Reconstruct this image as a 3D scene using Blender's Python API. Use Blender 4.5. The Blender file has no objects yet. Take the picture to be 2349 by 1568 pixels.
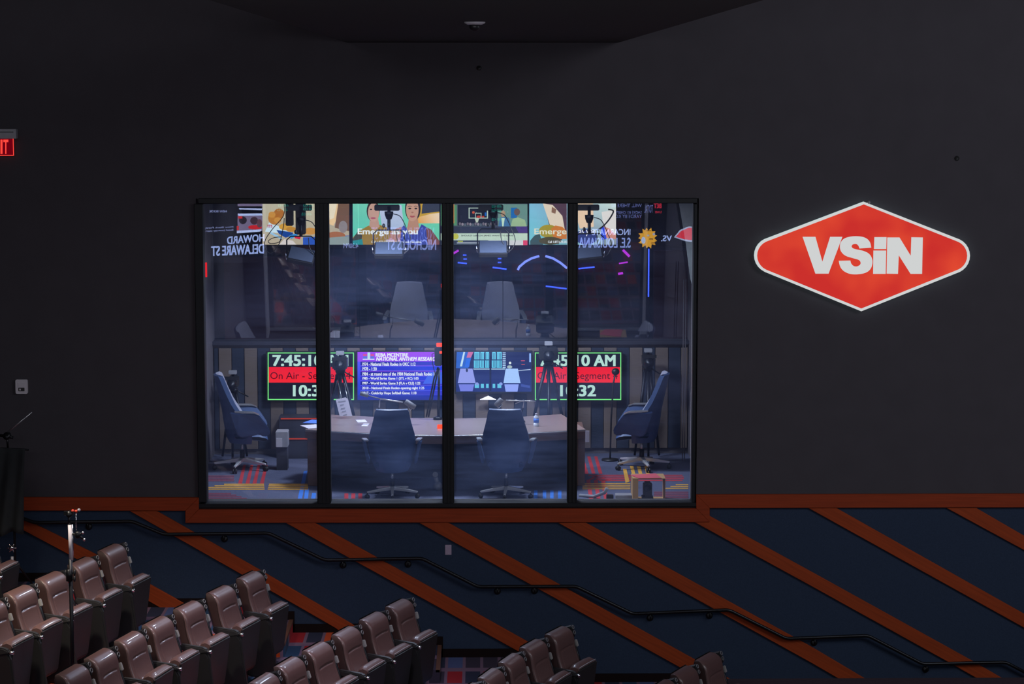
import bpy, math, random
from mathutils import Vector, Matrix
random.seed(7)
R = math.radians
C = bpy.context.scene.collection

# ---------------------------------------------------------------- camera, world, lights, exposure
F = 5300.0; CX, CY = 1174.5, 784.0
PB = math.atan(593 / F); PA = math.atan(75 * math.cos(PB) / F)
CAM = Vector((0, -28, 5.25))
FWD = Vector((math.sin(PA) * math.cos(PB), math.cos(PA) * math.cos(PB), -math.sin(PB)))
RGT = Vector((math.cos(PA), -math.sin(PA), 0)); UPV = RGT.cross(FWD)
cd = bpy.data.cameras.new('camera'); cam = bpy.data.objects.new('camera', cd); C.objects.link(cam)
cd.sensor_width = 36; cd.lens = F / 2349 * 36; cd.clip_end = 400; cd.clip_start = .1
m = Matrix((RGT, UPV, -FWD)).transposed().to_4x4(); m.translation = CAM
cam.matrix_world = m
bpy.context.scene.camera = cam
sc = bpy.context.scene
sc.view_settings.view_transform = 'Standard'; sc.view_settings.look = 'None'
sc.view_settings.exposure = 0; sc.view_settings.gamma = 1; sc.view_settings.use_curve_mapping = False
w = bpy.data.worlds.new('world'); sc.world = w; w.use_nodes = True
w.node_tree.nodes['Background'].inputs[0].default_value = (.02, .025, .04, 1)
w.node_tree.nodes['Background'].inputs[1].default_value = .15

def area(name, loc, target, size, energy, col, sy=None, spread=180):
    l = bpy.data.lights.new(name, 'AREA'); l.energy = energy; l.color = col; l.size = size
    l.spread = R(spread)
    if sy: l.shape = 'RECTANGLE'; l.size_y = sy
    o = bpy.data.objects.new(name, l); C.objects.link(o); o.location = loc
    o.rotation_euler = (Vector(target) - Vector(loc)).to_track_quat('-Z', 'Y').to_euler()
    return o
# house lights high above the theatre seats, plus an added low fill
area('house_light_left', (-7.5, -15, 9.5), (-4.5, 0, 4.0), 7, 190, (.90, .90, 1.0), 5)
area('house_light_right', (9.5, -12, 8.5), (7.5, 0, .5), 6, 500, (.90, .92, 1.0), 5)
area('low_wall_fill', (0, -21, 5.2), (0, 0, 3.6), 12, 85, (.90, .90, 1.0), .5, 90)  # added fill at camera height, brightens the wall below the soffit
area('theatre_screen_spill', (12.4, -9, 4.2), (-3.5, -1.5, .8), 6, 210, (.80, .86, 1.0), 3.5)
# warm down-lights that graze the seat rows
area('aisle_downlight_left', (-5.2, -6.2, 5.6), (-4.7, -3.9, -.4), .5, 52, (1, .86, .68), .5, 52)
area('aisle_downlight_centre', (-1.0, -5.6, 5.5), (-2.2, -3.9, -.8), .7, 40, (.95, .84, 1.0), .7, 60)
# studio: key lights hung over the desk, facing the presenters
area('studio_key_left', (-1.3, 2.35, 3.4), (-1.3, 2.35, 0), .5, 105, (.70, .80, 1.0))
area('studio_key_right', (.4, 2.35, 3.4), (.4, 2.35, 0), .5, 110, (.70, .80, 1.0))
area('studio_ceiling_glow', (-.4, 1.9, 3.95), (-.4, 1.9, 0), 4.5, 45, (.55, .66, 1.0), 2.0)
area('sportsbook_glow', (0, 11, 4.2), (0, 12, 0), 6, 20, (.35, .4, 1.0), 4)

def ray(px, py): return FWD * F + RGT * (px - CX) - UPV * (py - CY)
def P(px, py, Y):
    d = ray(px, py); return CAM + d * ((Y - CAM.y) / d.y)
def PZ(px, py, z):
    d = ray(px, py); return CAM + d * ((z - CAM.z) / d.z)

# ---------------------------------------------------------------- materials
def lin(c): return tuple(((v / 255) / 12.92 if v / 255 <= .04045 else ((v / 255 + .055) / 1.055) ** 2.4) for v in c)
MT = {}
def mat(name, col, rough=.6, metal=0, var=.15, scale=20, bump=.0, coat=0, spec=.5, stretch=None):
    m = bpy.data.materials.new(name); m.use_nodes = True; nt = m.node_tree; b = nt.nodes['Principled BSDF']
    tc = nt.nodes.new('ShaderNodeTexCoord'); mp = nt.nodes.new('ShaderNodeMapping')
    nt.links.new(tc.outputs['Object'], mp.inputs[0])
    if stretch: mp.inputs['Scale'].default_value = stretch
    nz = nt.nodes.new('ShaderNodeTexNoise'); nz.inputs['Scale'].default_value = scale; nz.inputs['Detail'].default_value = 4
    nt.links.new(mp.outputs[0], nz.inputs[0])
    mx = nt.nodes.new('ShaderNodeMix'); mx.data_type = 'RGBA'
    nt.links.new(nz.outputs[0], mx.inputs[0])
    mx.inputs[6].default_value = tuple(v * (1 - var) for v in col) + (1,)
    mx.inputs[7].default_value = tuple(min(1, v * (1 + var)) for v in col) + (1,)
    nt.links.new(mx.outputs[2], b.inputs['Base Color'])
    b.inputs['Roughness'].default_value = rough; b.inputs['Metallic'].default_value = metal
    b.inputs['Coat Weight'].default_value = coat; b.inputs['Specular IOR Level'].default_value = spec
    if bump:
        bp = nt.nodes.new('ShaderNodeBump'); bp.inputs['Strength'].default_value = bump; bp.inputs['Distance'].default_value = .01
        nt.links.new(nz.outputs[0], bp.inputs['Height']); nt.links.new(bp.outputs[0], b.inputs['Normal'])
    MT[name] = m; return m
def emis(name, rgb, s=1):
    m = bpy.data.materials.new(name); m.use_nodes = True; nt = m.node_tree; nt.nodes.clear()
    e = nt.nodes.new('ShaderNodeEmission'); o = nt.nodes.new('ShaderNodeOutputMaterial')
    e.inputs[0].default_value = lin(rgb) + (1,); e.inputs[1].default_value = s
    nt.links.new(e.outputs[0], o.inputs[0]); MT[name] = m; return m
def vcol(name, s):
    m = bpy.data.materials.new(name); m.use_nodes = True; nt = m.node_tree; nt.nodes.clear()
    a = nt.nodes.new('ShaderNodeVertexColor'); a.layer_name = 'Col'
    e = nt.nodes.new('ShaderNodeEmission'); o = nt.nodes.new('ShaderNodeOutputMaterial')
    e.inputs[1].default_value = s
    nt.links.new(a.outputs[0], e.inputs[0]); nt.links.new(e.outputs[0], o.inputs[0]); MT[name] = m; return m
def glass(name, refl, dust_haze, hazecol, vary=True):  # dust film with the blue light haze put into its colour and amount
    m = bpy.data.materials.new(name); m.use_nodes = True; nt = m.node_tree; nt.nodes.clear(); N = nt.nodes.new; L = nt.links.new
    o = N('ShaderNodeOutputMaterial'); t = N('ShaderNodeBsdfTransparent'); t.inputs[0].default_value = (.965, .975, .985, 1)
    g = N('ShaderNodeBsdfGlossy'); g.inputs['Roughness'].default_value = 0; g.inputs[0].default_value = (1, 1, 1, 1)
    mx = N('ShaderNodeMixShader'); mx.inputs[0].default_value = refl
    L(t.outputs[0], mx.inputs[1]); L(g.outputs[0], mx.inputs[2])
    d = N('ShaderNodeBsdfDiffuse'); d.inputs[0].default_value = hazecol + (1,)
    tr = N('ShaderNodeBsdfTranslucent'); tr.inputs[0].default_value = hazecol + (1,)
    m2 = N('ShaderNodeMixShader'); m2.inputs[0].default_value = .7; L(d.outputs[0], m2.inputs[1]); L(tr.outputs[0], m2.inputs[2])
    tc = N('ShaderNodeTexCoord'); mp = N('ShaderNodeMapping'); mp.inputs['Scale'].default_value = (.5, 1, 1.6); L(tc.outputs['Object'], mp.inputs[0])
    nz = N('ShaderNodeTexNoise'); nz.inputs['Scale'].default_value = 1.1; nz.inputs['Detail'].default_value = 6; L(mp.outputs[0], nz.inputs[0])
    mp2 = N('ShaderNodeMapping'); mp2.inputs['Scale'].default_value = (1.2, 1, 14); L(tc.outputs['Object'], mp2.inputs[0])
    n2 = N('ShaderNodeTexNoise'); n2.inputs['Scale'].default_value = 1.5; n2.inputs['Detail'].default_value = 3; L(mp2.outputs[0], n2.inputs[0])
    ad = N('ShaderNodeMath'); ad.operation = 'MULTIPLY_ADD'; L(n2.outputs[0], ad.inputs[0]); ad.inputs[1].default_value = .22; L(nz.outputs[0], ad.inputs[2])
    mr = N('ShaderNodeMapRange'); mr.inputs[1].default_value = .48; mr.inputs[2].default_value = .78
    mr.inputs[3].default_value = dust_haze * .45; mr.inputs[4].default_value = dust_haze * 2.0
    L(ad.outputs[0], mr.inputs[0])
    m3 = N('ShaderNodeMixShader'); L(mr.outputs[0], m3.inputs[0]); L(mx.outputs[0], m3.inputs[1]); L(m2.outputs[0], m3.inputs[2])
    L(m3.outputs[0], o.inputs[0]); MT[name] = m; return m
def plaid(name, sx, sy, stops, line, linew=.1):
    m = bpy.data.materials.new(name); m.use_nodes = True; nt = m.node_tree; b = nt.nodes['Principled BSDF']; N = nt.nodes.new; L = nt.links.new
    tc = N('ShaderNodeTexCoord'); sp = N('ShaderNodeSeparateXYZ'); L(tc.outputs['Object'], sp.inputs[0])
    def mth(op, a, bb):
        n = N('ShaderNodeMath'); n.operation = op
        for i, v in enumerate((a, bb)):
            if v is None: continue
            if isinstance(v, (int, float)): n.inputs[i].default_value = v
            else: L(v, n.inputs[i])
        return n.outputs[0]
    ax = mth('MULTIPLY', sp.outputs[0], 1 / sx); ay = mth('MULTIPLY', sp.outputs[1], 1 / sy)
    cb = N('ShaderNodeCombineXYZ'); L(mth('FLOOR', ax, None), cb.inputs[0]); L(mth('FLOOR', ay, None), cb.inputs[1])
    wn = N('ShaderNodeTexWhiteNoise'); wn.noise_dimensions = '2D'; L(cb.outputs[0], wn.inputs[0])
    cr = N('ShaderNodeValToRGB'); cr.color_ramp.interpolation = 'CONSTANT'
    for i, (p, c) in enumerate(stops):
        e = cr.color_ramp.elements[i] if i < 2 else cr.color_ramp.elements.new(p)
        e.position = p; e.color = c + (1,)
    L(wn.outputs[0], cr.inputs[0])
    ln = mth('MAXIMUM', mth('LESS_THAN', mth('FRACT', ax, None), linew), mth('LESS_THAN', mth('FRACT', ay, None), linew * 1.4))
    mx = N('ShaderNodeMix'); mx.data_type = 'RGBA'; L(ln, mx.inputs[0]); L(cr.outputs[0], mx.inputs[6]); mx.inputs[7].default_value = line + (1,)
    L(mx.outputs[2], b.inputs['Base Color']); b.inputs['Roughness'].default_value = .95
    MT[name] = m; return m

mat('wall_dark', (.055, .050, .058), .9, var=.12, scale=3, bump=.05, spec=.2)
mat('teal_wall', (.027, .041, .072), .95, var=.2, scale=60, bump=.1, spec=.08)
mat('ceiling_brown', (.006, .0035, .004), .9, var=.2)
mat('wood', (.25, .034, .0075), .6, spec=.2, var=.35, scale=6, bump=.03, stretch=(.35, 6, 9))
mat('wood_angled', (.28, .042, .008), .6, spec=.2, var=.35, scale=6, bump=.03, stretch=(1, 1, 1))
mat('base_dark', (.010, .005, .005), .9, spec=.1)
mat('black_metal', (.012, .013, .016), .35, .6, var=.1)
mat('frame_black', (.005, .0065, .009), .55, 0, var=.1, spec=.3)
mat('black_plastic', (.012, .012, .013), .42, var=.1, scale=60, bump=.03)
mat('charcoal_plastic', (.017, .017, .018), .5, var=.1, scale=80, bump=.05)
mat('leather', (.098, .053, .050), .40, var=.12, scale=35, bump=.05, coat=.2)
mat('leather_side_shaded', (.028, .012, .011), .6, spec=.25, var=.12, scale=35, bump=.05)  # same leather, with the shade on the seat sides put into the colour
mat('polished_alu', (.72, .73, .76), .28, .45, var=.05)
mat('latch_grey', (.24, .235, .23), .5)
mat('chrome', (.7, .7, .72), .18, 1, var=.05)
mat('alu', (.55, .56, .58), .35, .9, var=.05)
mat('white_plastic', (.55, .52, .56), .5, var=.05)
mat('grey_plastic', (.3, .3, .33), .5)
mat('ring_grey', (.13, .13, .14), .45)
mat('outlet_plate', (.34, .27, .36), .6)
mat('black_cloth', (.012, .014, .016), .95, var=.3, scale=12, bump=.3)
mat('chair_blue', (.045, .085, .20), .45, var=.1, scale=30, bump=.04)
mat('chair_front_lit', (.34, .34, .42), .5, var=.1, scale=30, bump=.04)  # same upholstery made paler: studio light on the front put into the colour
mat('tan_panel', (.17, .13, .11), .9, var=.15, scale=12, bump=.3, stretch=(1, 1, 14))
mat('navy_panel', (.024, .034, .06), .9, var=.15, scale=12, bump=.3, stretch=(1, 1, 14))
mat('studio_wall', (.10, .09, .10), .8)
mat('bulkhead_grey', (.62, .70, .66), .8)
mat('studio_side', (.12, .105, .12), .8)
mat('jamb', (.45, .42, .45), .6)
mat('desk_top', (.22, .165, .155), .35, var=.3, scale=90)
mat('desk_wood', (.10, .055, .045), .5, var=.3, scale=8, stretch=(1, 1, 8))
mat('carpet_studio', (.085, .095, .16), .95, var=.35, scale=60, bump=.3, stretch=(3, .2, 1))
for n, c in dict(carpet_red=(.5, .03, .04), carpet_gold=(.75, .38, .05), carpet_blue=(.04, .19, .65), carpet_wine=(.22, .04, .07)).items():
    mat(n, c, .95, var=.3, scale=120, bump=.2)
mat('cardboard', (.52, .30, .12), .8, var=.12)
mat('red_paper', (.70, .10, .13), .7, var=.05)
mat('paper', (.62, .58, .66), .8, var=.04)
mat('clear_plastic', (.75, .8, .88), .15, var=.03)
mat('blue_label', (.08, .22, .7), .5)
mat('hall_dark', (.03, .03, .045), .8)
mat('hall_red', (.12, .035, .05), .8)
mat('concrete_dark', (.02, .02, .024), .9)
mat('carpet_dark', (.035, .02, .03), .95, var=.5, scale=90)
mat('nosing', (.12, .05, .03), .7)
plaid('carpet_plaid', .215, .72, [(0, lin((150, 12, 28))), (.25, lin((28, 36, 62))), (.45, lin((48, 40, 60))), (.6, lin((70, 84, 130))), (.75, lin((26, 60, 92))), (.9, lin((190, 70, 22)))], lin((112, 88, 110)), .17)
glass('window_glass', .045, .040, (.42, .54, .95))
glass('window_glass_outer', .045, .022, (.46, .52, .85))  # outer panes carry less of the painted haze
glass('studio_back_glass', .10, .012, (.5, .6, 1.0))
vcol('screen_art', 1.12); vcol('video_wall_art', 10.5); vcol('screen_art_far', 1.25)
emis('sign_white', (206, 208, 208), 1.02); emis('sign_halo', (190, 215, 215), 1.0); emis('exit_red', (255, 70, 60), 1.1); emis('exit_glow', (120, 0, 20), .8)
emis('tally_red', (255, 60, 20), 2.2); emis('neon_blue', (60, 90, 255), 2.2); emis('neon_pale', (130, 150, 255), 1.6); emis('neon_magenta', (190, 50, 220), 1.4)
emis('led_red', (255, 40, 50), .9); emis('led_orange', (190, 60, 35), .8); emis('lamp_white', (255, 240, 230), 1.2); emis('light_panel', (235, 240, 255), 1.5)
emis('pin_blue', (70, 110, 255), 2)
# uneven backlight behind the red acrylic of the sign
m = emis('sign_red', (214, 56, 46)); nt = m.node_tree
tc = nt.nodes.new('ShaderNodeTexCoord'); nz = nt.nodes.new('ShaderNodeTexNoise'); nz.inputs['Scale'].default_value = 1.5
cr = nt.nodes.new('ShaderNodeValToRGB'); cr.color_ramp.elements[0].position = .35; cr.color_ramp.elements[1].position = .65
cr.color_ramp.elements[0].color = lin((203, 48, 44)) + (1,); cr.color_ramp.elements[1].color = lin((226, 74, 50)) + (1,)
nt.links.new(tc.outputs['Object'], nz.inputs[0]); nt.links.new(nz.outputs[0], cr.inputs[0])
nt.links.new(cr.outputs[0], nt.nodes['Emission'].inputs[0])

# ---------------------------------------------------------------- mesh helpers
class MB:
    def __init__(s): s.v = []; s.f = []; s.sm = []
    def add(s, vs, fs, smooth=False):
        o = len(s.v); s.v += [Vector(p) for p in vs]; s.f += [tuple(i + o for i in f) for f in fs]; s.sm += [smooth] * len(fs); return s
    def box(s, x0, x1, y0, y1, z0, z1, mtx=None):
        v = [Vector((x, y, z)) for x in (x0, x1) for y in (y0, y1) for z in (z0, z1)]
        if mtx: v = [mtx @ p for p in v]
        return s.add(v, [(0, 1, 3, 2), (4, 6, 7, 5), (0, 4, 5, 1), (2, 3, 7, 6), (0, 2, 6, 4), (1, 5, 7, 3)])
    def prism(s, pts, d):
        n = len(pts); pts = [Vector(p) for p in pts]; d = Vector(d)
        return s.add(pts + [p + d for p in pts], [tuple(range(n)), tuple(range(2 * n - 1, n - 1, -1))] + [(i, n + i, n + (i + 1) % n, (i + 1) % n) for i in range(n)])
    def tube(s, path, r, n=8, closed=False):
        path = [Vector(p) for p in path]; rings = []; k = len(path)
        rr = r if isinstance(r, (list, tuple)) else [r] * k
        ref = None
        for i, p in enumerate(path):
            a = path[(i - 1) % k] if (i or closed) else p; b = path[(i + 1) % k] if (i < k - 1 or closed) else p
            t = (b - a).normalized()
            if ref is None: ref = t.orthogonal().normalized()
            u = (ref - t * ref.dot(t)); u = u.normalized() if u.length > 1e-4 else t.orthogonal().normalized(); ref = u
            w_ = t.cross(u)
            rings.append([p + (u * math.cos(q) + w_ * math.sin(q)) * rr[i] for q in [2 * math.pi * j / n for j in range(n)]])
        vs = [q for g in rings for q in g]; fs = []
        for i in range(k if closed else k - 1):
            for j in range(n):
                a = i * n; b = ((i + 1) % k) * n
                fs.append((a + j, a + (j + 1) % n, b + (j + 1) % n, b + j))
        s.add(vs, fs, True)
        if not closed:
            o = len(s.v) - len(vs)
            s.f += [tuple(o + j for j in range(n))[::-1], tuple(o + (k - 1) * n + j for j in range(n))]; s.sm += [False, False]
        return s
    def lathe(s, prof, c, n=20, axis='z'):
        c = Vector(c); vs = []; k = len(prof)
        for r, h in prof:
            for j in range(n):
                q = 2 * math.pi * j / n; a, b = r * math.cos(q), r * math.sin(q)
                vs.append(c + (Vector((a, b, h)) if axis == 'z' else Vector((a, h, b)) if axis == 'y' else Vector((h, a, b))))
        fs = [(i * n + j, i * n + (j + 1) % n, (i + 1) * n + (j + 1) % n, (i + 1) * n + j) for i in range(k - 1) for j in range(n)]
        fs += [tuple(range(n))[::-1], tuple((k - 1) * n + j for j in range(n))]
        return s.add(vs, fs, True)
    def ell(s, c, rx, ry, rz, n=16, k=10, mtx=None):
        vs = []; c = Vector(c)
        for i in range(k + 1):
            a = -math.pi / 2 + math.pi * i / k
            for j in range(n):
                q = 2 * math.pi * j / n; p = Vector((rx * math.cos(a) * math.cos(q), ry * math.cos(a) * math.sin(q), rz * math.sin(a)))
                vs.append(c + (mtx @ p if mtx else p))
        return s.add(vs, [(i * n + j, i * n + (j + 1) % n, (i + 1) * n + (j + 1) % n, (i + 1) * n + j) for i in range(k) for j in range(n)], True)
    def grid(s, g, smooth=True, flip=False):
        a, b = len(g), len(g[0]); vs = [p for r_ in g for p in r_]
        fs = [(i * b + j, i * b + j + 1, (i + 1) * b + j + 1, (i + 1) * b + j) for i in range(a - 1) for j in range(b - 1)]
        if flip: fs = [f[::-1] for f in fs]
        return s.add(vs, fs, smooth)
    def build(s, name, mt, parent=None, bevel=0, seg=2):
        me = bpy.data.meshes.new(name)
        off = Vector((0, 0, 0)); rz = 0
        if parent is not None:
            p = parent; chain = []
            while p is not None: chain.append(p); p = p.parent
            vs = s.v
            for p in reversed(chain):
                inv = (Matrix.Translation(p.location) @ Matrix.Rotation(p.rotation_euler.z, 4, 'Z')).inverted()
                vs = [inv @ q for q in vs]
        else: vs = s.v
        me.from_pydata(vs, [], s.f)
        for i, p in enumerate(me.polygons): p.use_smooth = s.sm[i]
        me.materials.append(MT[mt] if isinstance(mt, str) else mt)
        import bmesh
        bm = bmesh.new(); bm.from_mesh(me); bmesh.ops.recalc_face_normals(bm, faces=bm.faces)
        if bevel:
            es = [e for e in bm.edges if e.is_manifold and len(e.link_faces) == 2 and e.calc_face_angle(0) > .6]
            bmesh.ops.bevel(bm, geom=es, offset=bevel, segments=seg, affect='EDGES', clamp_overlap=True)
        bm.to_mesh(me); bm.free()
        o = bpy.data.objects.new(name, me); C.objects.link(o)
        if parent is not None: o.parent = parent
        return o
def tag(o, label, cat, group=None):
    o['label'] = label; o['category'] = cat
    if group: o['group'] = group
    return o
def thing(name, label, cat, loc=(0, 0, 0), rz=0, group=None):
    o = bpy.data.objects.new(name, None); C.objects.link(o); o.location = loc; o.rotation_euler = (0, 0, rz); o.empty_display_size = .1
    return tag(o, label, cat, group)
def struct(o): o['kind'] = 'structure'; return o
def dup(root, loc, rz, label, group=None, scale=1):
    def cp(o, par):
        c = o.copy(); C.objects.link(c)
        if par is not None: c.parent = par
        for ch in list(o.children): cp(ch, c)
        return c
    r = cp(root, None); r.location = loc; r.rotation_euler = (0, 0, rz); r.scale = (scale,) * 3
    r['label'] = label
    if group: r['group'] = group
    return r

def smooth_path(pts, k=6):
    pts = [Vector(p) for p in pts]; out = []
    for i in range(len(pts) - 1):
        p0 = pts[max(0, i - 1)]; p1 = pts[i]; p2 = pts[i + 1]; p3 = pts[min(len(pts) - 1, i + 2)]
        for j in range(k):
            t = j / k; out.append(.5 * ((2 * p1) + (-p0 + p2) * t + (2 * p0 - 5 * p1 + 4 * p2 - p3) * t * t + (-p0 + 3 * p1 - 3 * p2 + p3) * t ** 3))
    out.append(pts[-1]); return out

# ---------------------------------------------------------------- text + screen artwork
_tc = {}
def glyphs(body, bold=.0, shear=0):
    k = (body, bold, shear)
    if k not in _tc:
        cu = bpy.data.curves.new('t', 'FONT'); cu.body = body; cu.size = 1; cu.offset = bold; cu.resolution_u = 3; cu.shear = shear; cu.fill_mode = 'FRONT'
        o = bpy.data.objects.new('t', cu); C.objects.link(o); bpy.context.view_layer.update()
        me = bpy.data.meshes.new_from_object(o.evaluated_get(bpy.context.evaluated_depsgraph_get()))
        vs = [v.co.copy() for v in me.vertices]; fs = [tuple(p.vertices) for p in me.polygons]
        bpy.data.objects.remove(o); bpy.data.curves.remove(cu); bpy.data.meshes.remove(me)
        x0 = min(v.x for v in vs); x1 = max(v.x for v in vs); y0 = min(v.y for v in vs); y1 = max(v.y for v in vs)
        _tc[k] = ([((v.x - x0) / (x1 - x0), (v.y - y0) / (y1 - y0)) for v in vs], fs)
    return _tc[k]
class Art:
    """flat picture on a real screen: shapes laid on the screen's own plane, each layer a hair proud of the last"""
    def __init__(s, Y, eps=.0012, mirror=None): s.Y = Y; s.eps = eps; s.k = 1; s.mir = mirror; s.v = []; s.f = []; s.c = []
    def _p(s, x, y):
        p = P(x, y, s.Y - s.k * s.eps)
        if s.mir is not None: p.y = 2 * s.mir - p.y
        return p
    def raw(s, pts, fs, cols):
        o = len(s.v); s.v += [s._p(*p) for p in pts]; s.f += [tuple(i + o for i in f) for f in fs]; s.c += cols; s.k += 1
    def poly(s, pts, col):
        cols = [lin(c) for c in col] if isinstance(col, list) else [lin(col)] * len(pts)
        s.raw(pts, [tuple(range(len(pts)))], cols)
    def rect(s, x0, y0, x1, y1, col, col2=None):
        s.poly([(x0, y0), (x1, y0), (x1, y1), (x0, y1)], [col, col, col2 or col, col2 or col])
    def ell(s, cx, cy, rx, ry, col, n=22): s.poly([(cx + rx * math.cos(2 * math.pi * i / n), cy + ry * math.sin(2 * math.pi * i / n)) for i in range(n)], col)
    def text(s, body, x0, x1, yt, yb, col, bold=.015, shear=0, dl=0, dr=0, hl=None):
        """x0 = image x of the text's start, x1 of its end (x1 < x0: reads mirrored); dl, dr shift the left and right ends"""
        g, fs = glyphs(body, 0, shear)
        k = bold * abs(yb - yt) * 1.1
        for ox, oy in (((-1, -1), (1, -1), (-1, 1), (1, 1), (0, 0)) if bold > .01 else ((0, 0),)):
            pts = [(x0 + ox * k + (x1 - x0) * u, (yb + (yt - yb) * v_) + oy * k * .6 + dl * (1 - u) + dr * u) for u, v_ in g]
            s.raw(pts, fs, [lin(col)] * len(pts)); s.k -= .75
    def build(s, name, mt, parent):
        me = bpy.data.meshes.new(name)
        q = parent.location
        me.from_pydata([v - q for v in s.v], [], s.f)
        a = me.color_attributes.new('Col', 'FLOAT_COLOR', 'POINT')
        for i, c in enumerate(s.c): a.data[i].color = c + (1,)
        me.materials.append(MT[mt]); o = bpy.data.objects.new(name, me); C.objects.link(o); o.parent = parent
        s.v = []; s.f = []; s.c = []
        return o

# ================================================================ ROOM SHELL
ZT = 10.0
XL, XR = -15.5, 13.0
YR = -42.0
wl = P(455, 800, 0).x; wr = P(1600, 800, 0).x; wb = P(1028, 1162, 0).z; wt = P(1028, 455, 0).z
zs = P(1174, 1185, 0).z          # split between dark upper wall and blue lower wall
b = MB()
b.box(XL, wl, 0, .22, zs - .3, ZT); b.box(wr, XR, 0, .22, zs - .3, ZT); b.box(wl, wr, 0, .22, wt, ZT); b.box(wl, wr, 0, .22, zs - .3, wb)
wall = struct(b.build('wall_back', 'wall_dark'))
FL = -2.62
b = MB(); _a = P(425, 1183, 0).x; _c = P(1628, 1183, 0).x; _t = P(1174, 1155, 0).z
b.box(_a, _c, -.012, .10, FL, P(1174, 1183, 0).z); b.box(XL, _a, -.012, .10, FL, _t); b.box(_c, XR, -.012, .10, FL, _t)
b.build('lower_wall_panel', 'teal_wall', wall)
struct(MB().box(XL - .2, XL, YR, .22, FL - 1, ZT).build('wall_left', 'wall_dark'))
struct(MB().box(XR, XR + .2, YR, .22, FL - 1, ZT).build('wall_right', 'wall_dark'))
struct(MB().box(XL, XR, YR - .2, YR, FL - 1, ZT).build('wall_rear', 'wall_dark'))
struct(MB().box(XL - .2, XR + .2, YR - .2, .22, ZT, ZT + .2).build('ceiling', 'ceiling_brown'))
struct(MB().box(XL, XR, YR, .22, FL - .3, FL - .02).build('floor', 'concrete_dark'))
# dropped ceiling over the camera
sz = P(1100, 98, 0).z; sx0 = P(797, 98, 0).x; sx1 = P(1417, 98, 0).x
struct(MB().box(sx0, sx1, -34, -.002, sz, sz + .5).build('ceiling_soffit', 'ceiling_brown'))

# wood trim: horizontal frame around the window foot
def wq(pts, name, mt='wood', t=.035, y=-.012):
    b = MB(); b.prism([P(px, py, y - t) for px, py in pts], (0, t, 0)); return struct(b.build(name, mt, bevel=.004, seg=1))
n = 0
for pts in ([(-700, 1139), (456, 1141), (425, 1171), (-700, 1170)],
            [(456, 1141), (456, 1168), (425, 1199), (425, 1171)],
            [(456, 1168), (1597, 1166), (1628, 1197), (425, 1199)],
            [(1597, 1166), (1597, 1134), (1628, 1165), (1628, 1197)],
            [(1597, 1134), (2900, 1131), (2900, 1162), (1628, 1165)]):
    n += 1; wq(pts, 'trim_%d' % n, 'wood', .05)
def slant_mat():
    m = MT['wood_angled']; mp = [q for q in m.node_tree.nodes if q.type == 'MAPPING'][0]
    mp.inputs['Rotation'].default_value = (0, R(29), 0); mp.inputs['Scale'].default_value = (.5, 6, 9)
    mp.vector_type = 'TEXTURE'
    mp.inputs['Scale'].default_value = (2.5, .2, .12)
slant_mat()
bands = [[(-60, 1127), (56, 1190), (208, 1265), (337, 1336), (440, 1393), (372, 1396), (330, 1372), (152, 1268), (56, 1217), (-60, 1155)],
         [(358, 1171), (600, 1309), (806, 1430), (850, 1456), (796, 1458), (768, 1439), (660, 1377), (298, 1172)],
         [(721, 1198), (1201, 1466), (1262, 1500), (1204, 1502), (1179, 1488), (656, 1199)],
         [(1027, 1198), (1583, 1506), (1680, 1560), (1615, 1561), (1554, 1527), (962, 1199)],
         [(1343, 1198), (1860, 1482), (2010, 1571), (1950, 1571), (1860, 1519), (1281, 1199)],
         [(1628, 1183), (1860, 1310), (2227, 1513), (2320, 1567), (2262, 1567), (2172, 1516), (1860, 1343), (1593, 1197)],
         [(1919, 1165), (2349, 1407), (2600, 1545), (2545, 1548), (2349, 1439), (1855, 1165)],
         [(2240, 1165), (2349, 1228), (2700, 1425), (2640, 1425), (2349, 1261), (2172, 1165)]]
for pts in bands:
    n += 1; wq(pts, 'trim_%d' % n, 'wood_angled', .035)

# ---- stepped seating floor
LV = {-1: -.83, 0: -1.155, 1: -1.48, 2: -1.80, 3: -2.12, 4: -2.44}
X0 = -4.14; DX = 1.83; YA = -1.25
steps = MB(); base = MB()
tread = []
for k in range(-5, 5):
    z = LV.get(k, -1.155 - .322 * k); xs = X0 + DX * k; xe = xs + DX - .36
    tread.append((xs, xe, z)); tread.append((xe, xs + DX, z - .165))
floor_obj = None
for i, (xa, xb, z) in enumerate(tread):
    if xb < XL: continue
    xa = max(xa, XL)
    s_ = struct(MB().box(xa, xb, YA, -.012, FL - .02, z).build('floor_step', 'carpet_plaid'))
    MB().box(xb - .045, xb + .004, YA, -.03, z - .03, z + .004).build('step_nosing', 'nosing', s_)
    base.box(xa, xb + .02, -.035, -.012, z - .17, z + .105)
tread_end = X0 + DX * 5
struct(MB().box(tread_end, XR, YA, -.012, FL - .02, -2.6).build('floor_step', 'carpet_plaid'))
base.box(tread_end, XR, -.035, -.012, -2.6, -2.48)
struct(base.build('baseboard_back', 'base_dark'))

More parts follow.
